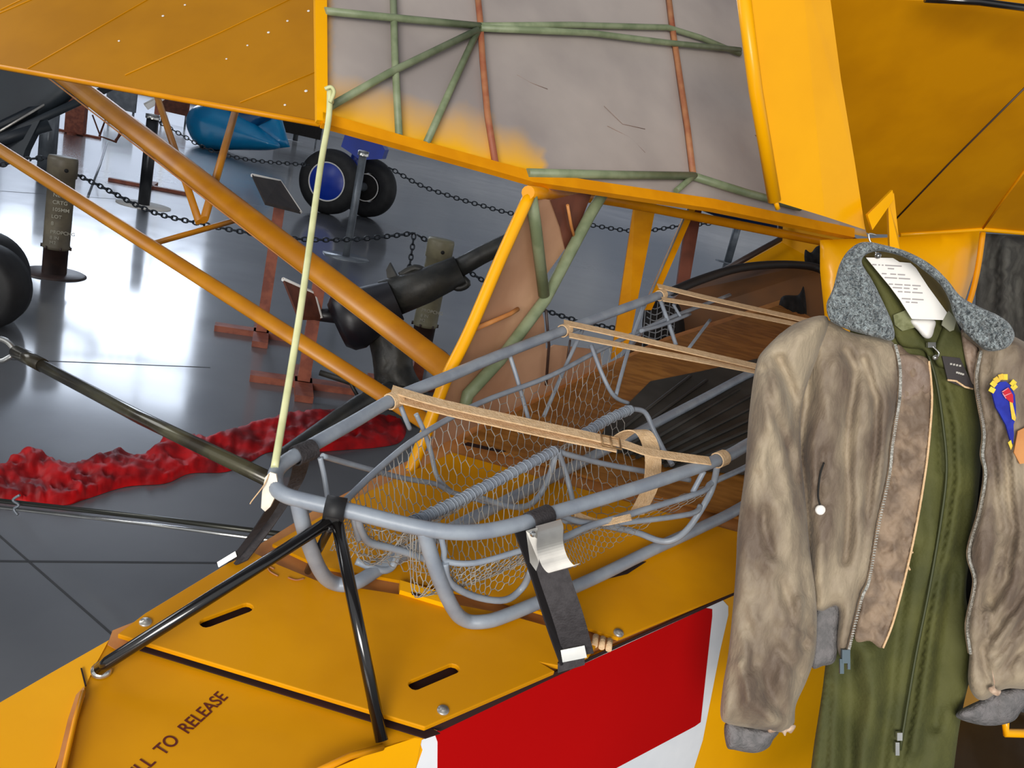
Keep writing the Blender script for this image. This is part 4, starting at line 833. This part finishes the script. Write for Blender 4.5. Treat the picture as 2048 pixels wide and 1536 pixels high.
# chains
def chain(name, pts, label, r=.0065, L=.05, n=None):
    g = MB(); pts = cr(pts, 10); cum = [0]
    for i in range(1, len(pts)): cum.append(cum[-1] + (pts[i] - pts[i - 1]).length)
    n = max(4, int(cum[-1] / (L * .78))); j = 0
    for i in range(n):
        s = (i + .5) / n * cum[-1]
        while j < len(cum) - 2 and cum[j + 1] < s: j += 1
        p = pts[j].lerp(pts[j + 1], (s - cum[j]) / max(1e-6, cum[j + 1] - cum[j])); t = (pts[j + 1] - pts[j]).normalized()
        x = t.cross(UP).normalized() if abs(t.z) < .95 else V((1, 0, 0)); y = t.cross(x)
        if i % 2: x = y
        ring = [p + t * math.cos(a) * L * .5 + x * math.sin(a) * L * .32 for a in [2 * PI * k / 10 for k in range(10)]]
        g.tube(ring, r, 5, closed=True)
    o = g.build(name, CHN); return tag(o, label, 'chain')
def CD_(l): return [D(*a) for a in l]
dA = (B1 - CAM).dot(F_); dB = (B2 - CAM).dot(F_)
chain('barrier_chain', CD_([(118, 332, 6.5), (200, 372, 6.45), (300, 422, 6.4), (395, 446, 6.4), (500, 466, 6.5), (600, 478, 6.6), (700, 479, 6.7), (780, 472, 6.8), (828, 466, 6.85)]), 'dark chain sagging between the two shell-case bollards')
chain('barrier_chain', CD_([(828, 468, 6.85), (824, 500, 6.85), (818, 540, 6.85)]), 'short end of dark chain hanging down beside the khaki bollard')
chain('barrier_chain', CD_([(835, 470, 6.85), (880, 498, 6.9), (940, 545, 6.9), (1040, 600, 6.8), (1150, 640, 6.7), (1250, 660, 6.7)]), 'dark chain running from the khaki bollard to the right behind the gun barrel')
chain('barrier_chain', CD_([(-60, 344, 6.2), (0, 330, 6.25), (60, 318, 6.3), (98, 316, 6.35)]), 'dark chain leaving the far left bollard toward the left edge')
chain('barrier_chain', CD_([(778, 335, 10), (840, 370, 10), (900, 392, 10), (960, 410, 10.1), (1030, 428, 10.2), (1150, 445, 10.3), (1270, 462, 10.4), (1360, 452, 10.5), (1440, 445, 10.5)]), 'dark chain right of the silver stanchion, in front of the twin wheels', r=.007, L=.07)
chain('barrier_chain', CD_([(312, 240, 11), (360, 268, 11.2), (420, 300, 11.4), (500, 320, 11.5), (620, 330, 11.5)]), 'far chain hooked to the dark stanchion near the light blue wheel fairing', r=.007, L=.07)
# stanchions
def stanchion(px, py, tx, ty, r, m, label, base_m, br):
    b = G(px, py); h = vert(b, tx, ty); t = thing('stanchion', b, label, 'stanchion', 'barrier stanchions')
    MB().lathe([(0, .012), (br, .01), (br, 0)], b, UP, 8 if m is STG else 32).build('base', base_m, t)
    MB().tube([b, b + UP * h], r, 14 if m is not STG else 4).build('post', m, t)
    MB().lathe([(r * 1.2, -.05), (r * 1.2, 0), (0, .01)], b + UP * h, UP, 14).build('cap', CHR, t)
    return t
stanchion(692, 514, 735, 304, .05, STG, 'square silver-grey stanchion in front of the twin blue-hubbed wheels', STG, .27)
stanchion(287, 411, 301, 228, .065, mat('black_post', (44, 46, 50), .3, metal=.5, rgb2=(60, 62, 66), scale=4), 'black round stanchion with a white disc base behind the wing struts', PAP, .3)
stanchion(1455, 525, 1478, 428, .11, STG, 'grey stanchion seen through the cabin opening above the litter', STG, .3)
stanchion(590, 282, 594, 190, .09, mat('far_post', (70, 72, 76), .5), 'distant dark stanchion right of the light blue wheel fairing', STG, .3)
stanchion(92, 345, 100, 190, .11, STG, 'pale grey post behind the far left bollard', STG, .3)
# wooden sign stands
def signstand(px, py, tx, ty, board, label, post_r=.035, lean=None, footlen=.3, front=True, bm=None):
    b = G(px, py); h = vert(b, tx, ty); t = thing('sign_stand', b, label, 'sign', 'wooden sign stands')
    a1 = V((.95, .3, 0)).normalized(); a2 = V((-.3, .95, 0)).normalized()
    MB().box(b + UP * .02, a1 * footlen, a2 * .05, UP * .02).build('foot', WOD, t); MB().box(b + UP * .0205, a2 * footlen, a1 * .05, UP * .0195).build('foot', WOD, t)
    MB().box(b + UP * (h / 2 + .02), a1 * post_r, a2 * post_r, UP * (h / 2)).build('post', WOD, t)
    if board:
        d = (b + UP * h - CAM).dot(F_); bm_ = MB().slab([D(x, y, d + dd) for x, y, dd in board], V((0, .0, .02))).build('board', bm or mat('dark_board', (44, 36, 34), .5, rgb2=(60, 50, 46), scale=9), t)
        ed = [D(x, y, d + dd) for x, y, dd in board]; MB().tube([ed[0] + UP * .01, ed[1] + UP * .01, ed[2] + UP * .01], .012, 6).build('board_edge', PAP, bm_)
    return t
signstand(521, 672, 545, 395, [(504, 354, -.25), (559, 365, .1), (601, 428, .0), (530, 410, -.3)], 'orange wooden sign stand with its board seen from behind, left of the twin wheels')
signstand(605, 772, 640, 560, [(565, 562, -.2), (628, 590, .0), (642, 640, .0), (596, 640, -.2)], 'orange wooden sign stand with a pointed rust-brown board beside the dark gun', bm=RBR)
signstand(298, 376, 314, 205, [(288, 210, 0), (334, 186, 0), (338, 194, 0), (296, 220, 0)], 'small wooden stand with a white board behind the black stanchion', bm=PAP, footlen=.5, post_r=.03)
signstand(150, 268, 160, 150, None, 'short broad wooden stand far away at the upper left', post_r=.16, footlen=.45)
signstand(828, 775, 834, 690, None, 'orange wooden sign post half hidden behind the wing strut and gun')
# picture frame on floor
fr = thing('easel', G(222, 275), 'small brown easel frame on the bright floor behind the upper strut', 'easel')
d_ = 13.5
MB().tube(DD([(199, 272), (212, 236), (245, 250), (232, 284)], d_), .02, 4, closed=True).build('frame', RBR, fr); MB().tube(DD([(231, 282), (246, 262), (262, 262)], d_), .02, 4).build('leg', RBR, fr); MB().tube(DD([(185, 230), (199, 268)], d_), .012, 4).build('leg', RBR, fr)
cb = MB().tube([G(x, y, .012) for x, y in ((214, 285), (200, 330), (176, 392))], .012, 6).build('floor_cable', STG); tag(cb, 'thin grey cable lying on the bright floor beside the left bollard', 'cable')
# twin wheels with blue hubs
WB = G(650, 427); w0 = thing('landing_gear', WB, 'twin black tyres with royal blue hubs under a blue gear leg', 'landing gear')
ax = V((.93, -.36, 0)).normalized()
def tyre(c, R, w, axis, par, hub, hr, m=BRB):
    o = MB().lathe([(R * .5, -w * .9), (R * .75, -w), (R * .93, -w * .8), (R, -w * .35), (R, w * .35), (R * .93, w * .8), (R * .75, w), (R * .5, w * .9)], c, axis, 48).build('tyre', m, par)
    MB().lathe([(0, -w * .95), (hr, -w * .93), (hr * 1.02, -w * .9)], c, axis, 40).lathe([(0, w * .95), (hr, w * .93), (hr * 1.02, w * .9)], c, axis, 40).build('hub', hub, o)
    MB().lathe([(hr, -w * .93), (hr * 1.02, -w * .985), (hr * 1.08, -w * .93)], c, axis, 40).lathe([(hr, w * .93), (hr * 1.02, w * .985), (hr * 1.08, w * .93)], c, axis, 40).build('hub_ring', PAP, o)
tc1 = WB + UP * .48; ax = (V((-.16, -1, 0))).normalized(); tyre(tc1, .48, .14, ax, w0, BL3, .27)
tc2 = G(742, 408) + UP * .46; tc2 = D(742, 342, (tc1 - CAM).dot(F_) * 1.05); tc2.z = .46; tyre(tc2, .46, .13, ax, w0, HOL, .2)
MB().tube([tc1 + V((.1, .05, 0)), tc2], .07, 12).build('axle', STG, w0)
g = MB().slab(DD([(692, 262), (760, 282), (770, 300), (764, 318), (720, 320), (700, 305), (682, 293)], (tc1 - CAM).dot(F_)), V((0, .3, 0))); g.tube([tc1.lerp(tc2, .55), D(735, 250, 13.6)], .12, 12); g.build('gear_door', BL3, w0)
# light blue wheel fairing
FG = G(430, 301); fg = thing('wheel_fairing', FG, 'light blue teardrop wheel fairing on the far aeroplane', 'landing gear')
dF = (FG - CAM).dot(F_)
pillow([(376, 262), (372, 240), (380, 220), (400, 209), (430, 209), (470, 225), (520, 255), (560, 290), (540, 300), (480, 300), (420, 298), (390, 285)], lambda x, y, h: D(x, y, dF - h), 6, .35, 40, None, .35).build('fairing_shell', BL1, fg)
pillow([(470, 222), (560, 222), (580, 294), (530, 300), (498, 300), (500, 270)], lambda x, y, h: D(x, y, dF + .3 - h), 8, .2, 30, None, .2, False).build('tail_cone', BL1, fg)
pillow([(430, 200), (560, 205), (540, 240), (500, 260), (470, 262), (450, 230)], lambda x, y, h: D(x, y, dF + .1 - h), 8, .2, 30, None, .2, False).build('gear_leg', BL2, fg)
cF = D(438, 268, dF + .3); cF.z = .36
MB().lathe([(.0, -.3), (.3, -.3), (.36, -.2), (.36, .2), (.3, .3), (0, .3)], cF, V((.1, 1, 0)), 32).build('tyre', BRB, fg)
# navy tail beyond the cabin
nv = thing('parked_aeroplane', V((D(1600, 440, 14).x, D(1600, 440, 14).y, 0)), 'navy blue aircraft body glimpsed above the yellow longeron behind the cabin', 'aeroplane')
MB().tube([D(1600, 440, 14), V((D(1600, 440, 14).x, D(1600, 440, 14).y, 0))], .12, 10).build('gear_leg', STG, nv)
pillow([(1400, 395), (1560, 395), (1565, 462), (1500, 455), (1440, 436), (1400, 420)], lambda x, y, h: D(x, y, 14 - h), 12, .2, 40, None, .2, False).build('nose', NVY, nv)
# dark carriage, upper left, with twin tyres and towing bar
CG = thing('gun_carriage', G(-60, 700), 'large dark grey-green gun carriage at the upper left edge with two black tyres', 'gun carriage')
pillow([(-120, 100), (130, 100), (160, 180), (120, 220), (40, 268), (-120, 330)], lambda x, y, h: D(x, y, 8.4 - h), 16, .15, 40, None, .4, False).build('shield', mat('carriage_paint', (40, 48, 54), .5, rgb2=(28, 34, 42), scale=1.2), CG)
for a, b, r in (((-60, 305, 8.0), (250, 160, 8.6), .05), ((-60, 282, 8.0), (170, 170, 8.5), .045), ((-60, 300, 8.0), (100, 250, 8.2), .07)):
    MB().tube([D(*a), D(*b)], r, 4).build('trail_beam', MATS['carriage_paint'], CG)
MB().tube([D(-40, 286, 7.95), D(138, 180, 8.4)], .012, 6).build('bright_edge', ALU, CG)
MB().slab(DD([(-60, 290), (80, 240), (50, 300), (44, 320), (-60, 345)], 8.1), V((0, .1, 0))).build('trail_spade', MATS['carriage_paint'], CG)
tb = G(-15, 668); tyc = tb + UP * .36
for k in range(2):
    tc = D(-38, 594, (tb - CAM).dot(F_) + k * .3); r_ = D(48, 594, (tb - CAM).dot(F_)); R0 = (D(-38, 594, 4.9) - D(48, 594, 4.9)).length; tc.z = R0 if k == 0 else R0
    MB().lathe([(0, -.11), (R0 * .55, -.1), (R0 * .6, -.12), (R0 * .8, -.125), (R0 * .96, -.09), (R0, -.03), (R0, .03), (R0 * .96, .09), (R0 * .8, .125), (0, .11)], tc, V((.1, -1, 0)), 44).build('tyre', BRB, CG)
    if k == 0: MB().lathe([(0, .004), (.012, .003), (.013, 0)], tc + V((R0 * .6, -.125, .02)), V((.1, -1, 0)), 10).build('hub_nut', CHR, CG)
TB = thing('tow_bar', D(20, 700, 3.6), 'dark olive tow bar with a steel ring end beside the left tyres', 'tow bar')
MB().tube([D(30, 703, 3.6), D(280, 835, 3.1), D(545, 962, 2.6)], .024, 14).build('bar', TOW, TB)
MB().tube([D(33, 704, 3.59), D(85, 731, 3.48)], .028, 14).build('sleeve', TOW, TB)
MB().tube(cr(DD([(28, 706, ), (22, 690), (8, 680), (-8, 678), (-22, 690), (-20, 712), (0, 722), (16, 716)], 3.62), 4, True), .012, 10, closed=True).build('ring', CHR, TB)
R2 = thing('lower_rail', D(30, 1004, 2.45), 'twin dark steel rails with a knotted cord, below the red cloth', 'rail')
MB().tube([D(-60, 995, 2.5), D(300, 1035, 2.3), D(640, 1078, 2.15)], .007, 10).build('rail', mat('dark_steel', (58, 58, 52), .3, metal=.6), R2); MB().tube([D(-60, 1008, 2.5), D(300, 1049, 2.3), D(640, 1093, 2.15)], .005, 10).build('rail', CHR, R2)
MB().tube(cr(DD([(40, 990), (26, 1000), (38, 1010), (28, 1018), (36, 1030)], 2.42), 5), .004, 6).build('cord_knot', STG, R2)
# gun
GN = thing('field_gun', G(720, 850), 'dark olive tripod-mounted gun behind the wing struts, barrel pointing right', 'gun')
dg = 5.0
def gd_(l, k=dg): return [D(a[0], a[1], (a[2] if len(a) > 2 else k)) for a in l]
MB().tube(gd_([(770, 600), (850, 572), (920, 540)]), .1, 18, rf=lambda u: 1.15 - .3 * u).build('receiver', GUN, GN)
MB().tube(gd_([(900, 545), (960, 512), (1060, 462), (1160, 420)]), .058, 18, rf=lambda u: 1 - .25 * u).build('barrel', GUN, GN)
c_ = D(700, 640, dg - .05); axg = (D(700, 640, dg - .05) - D(850, 575, dg)).normalized()
MB().lathe([(0, .05), (.1, .05), (.13, .08), (.17, .04), (.18, -.02), (.15, -.12), (.12, -.28)], c_, axg, 28).build('breech_ring', GUB, GN)
MB().tube(gd_([(680, 632), (640, 630), (603, 628)]), .035, 10, rf=lambda u: 1.3 - .5 * u).build('crank', GUB, GN)
MB().slab(gd_([(772, 540), (779, 526), (797, 560), (802, 580), (778, 580)]), V((0, .04, 0))).build('rear_sight', GUN, GN)
MB().tube(cr(gd_([(800, 552), (830, 536), (860, 545), (900, 530)]), 4), .022, 8).build('handle', GUN, GN)
MB().tube(cr(gd_([(890, 560), (915, 576), (935, 568), (925, 556)]), 4), .02, 8).build('trigger_guard', GUN, GN)
pillow([(735, 640), (790, 640), (822, 680), (828, 740), (860, 800), (820, 830), (760, 810), (745, 720)], lambda x, y, h: D(x, y, dg + .05 - h), 12, .08, 30, creases([], .04, .03, 3), .08).build('pedestal', GUN, GN)
MB().tube(cr(gd_([(780, 780, 4.85), (720, 806, 4.55), (640, 860, 4.25), (556, 918, 3.95)]), 5), .045, 12, rf=lambda u: 1.1 - .35 * u).build('leg', GUN, GN)
MB().tube(cr(gd_([(800, 780, 5.0), (840, 850, 4.9), (880, 960, 4.8)]), 5), .05, 12).build('leg', GUN, GN)
MB().tube(gd_([(690, 740), (706, 776), (720, 800)]), .012, 6).build('elevation_rod', GUN, GN)
MB().tube(gd_([(640, 745), (780, 790)], 5.1), .02, 6).build('lock_arm', GUN, GN)
# red cloth
def mc(x, y, h):
    k = 1 - abs(noise.noise(V((x * .022 + .6 * noise.noise(V((x * .02, y * .03, 5))), y * .05, 1.5)))) * 2
    k2 = 1 - abs(noise.noise(V((x * .05, y * .09, 8)))) * 2
    return G(x, y) + UP * (max(0, h) * .36 + .002 + (.016 * k + .012 * k2) * min(1, max(0, h) / .03))
rfold = creases([([(60, 915), (120, 960), (160, 1000)], 12, .05), ([(100, 905), (85, 950), (20, 975)], 10, -.04), ([(200, 935), (260, 960), (330, 900)], 14, .05), ([(330, 880), (380, 920), (430, 900)], 10, .05), ([(400, 880), (470, 860), (540, 850)], 14, .05), ([(440, 920), (520, 900)], 10, -.04), ([(560, 850), (640, 840), (740, 830)], 12, .04), ([(680, 870), (760, 850)], 8, .04), ([(720, 900), (790, 880)], 8, -.03), ([(250, 900), (300, 940)], 9, -.04)], .030, .014, 12)
rc = pillow([(-60, 950), (0, 935), (40, 912), (90, 912), (130, 932), (180, 925), (240, 905), (290, 912), (335, 880), (360, 872), (420, 880), (480, 862), (560, 836), (640, 828), (740, 832), (790, 838), (812, 858), (800, 885), (760, 895), (700, 900), (620, 905), (540, 905), (500, 925), (450, 945), (380, 948), (330, 968), (250, 975), (170, 1000), (120, 1012), (0, 1000), (-60, 1000)], mc, 5, .05, 26, rfold, .0).build('red_cloth', RCL)
tag(rc, 'crumpled red nylon cloth lying along the polished floor left of the litter', 'cloth')
# far clutter
for (x, y, w, h, d, m, lb) in ((345, 215, 60, 60, 26, RBR, 'far reddish display crate at the upper left background'), (600, 225, 90, 50, 30, HOL, 'far dark display bench behind the light blue fairing'), (240, 200, 60, 70, 22, STG, 'far pale grey display board under the wing edge')):
    b = D(x, y + h / 2, d); b.z = 0; s = w / FPX * d
    t = thing('display_stand', b, lb, 'stand'); MB().box(b + UP * .55, V((s / 2, 0, 0)), V((0, .03, 0)), UP * .25).build('panel', m, t)
    for k in (-1, 1): MB().tube([b + V((k * s * .4, .05, 0)), b + V((k * s * .4, .05, .4))], .03, 8).build('leg', STG, t)

# ================================================================== LIGHT
def area(name, loc, tgt, size, sy, power, col=(1, 1, 1)):
    l = bpy.data.lights.new(name, 'AREA'); l.shape = 'RECTANGLE'; l.size = size; l.size_y = sy; l.energy = power; l.color = col
    o = bpy.data.objects.new(name, l); COL.objects.link(o); o.location = loc
    o.rotation_euler = (V(tgt) - V(loc)).to_track_quat('-Z', 'Y').to_euler(); return o
area('wall_fill_light', (4, 28, 13), (4, 46, 5), 10, 4, 3300, (1, .96, .92))  # added fill, no such lamp: brightens the end wall and its floor reflection
area('ceiling_fill_light', (-6, 12, 7), (-6, 12, 17), 10, 10, 3400, (.97, .98, 1))  # added upward fill that lifts the ceiling and the ambient light
area('door_light_left', (-7.5, 3.0, 4.2), (0, 1.6, 1.0), 3.5, 3.0, 150, (.95, .98, 1))
area('rear_fill_light', (-.6, -4.2, 2.2), (.7, 1.5, 1.1), 3.0, 1.8, 325, (1, .97, .92))  # unseen fill added behind the camera to light the garments
w = bpy.data.worlds.new('hangar_ambient'); SC.world = w; w.use_nodes = True
w.node_tree.nodes['Background'].inputs[0].default_value = (.94, .97, 1, 1); w.node_tree.nodes['Background'].inputs[1].default_value = .7
# ================================================================== CAMERA
cd = bpy.data.cameras.new('camera'); co = bpy.data.objects.new('camera', cd); COL.objects.link(co)
cd.sensor_width = 36; cd.lens = FPX * 36 / 2048; cd.clip_start = .05; cd.clip_end = 200
B_ = -F_
co.matrix_world = Matrix(((R_.x, U_.x, B_.x, CAM.x), (R_.y, U_.y, B_.y, CAM.y), (R_.z, U_.z, B_.z, CAM.z), (0, 0, 0, 1)))
SC.camera = co
SC.view_settings.view_transform = 'Standard'
SC.view_settings.look = 'None'
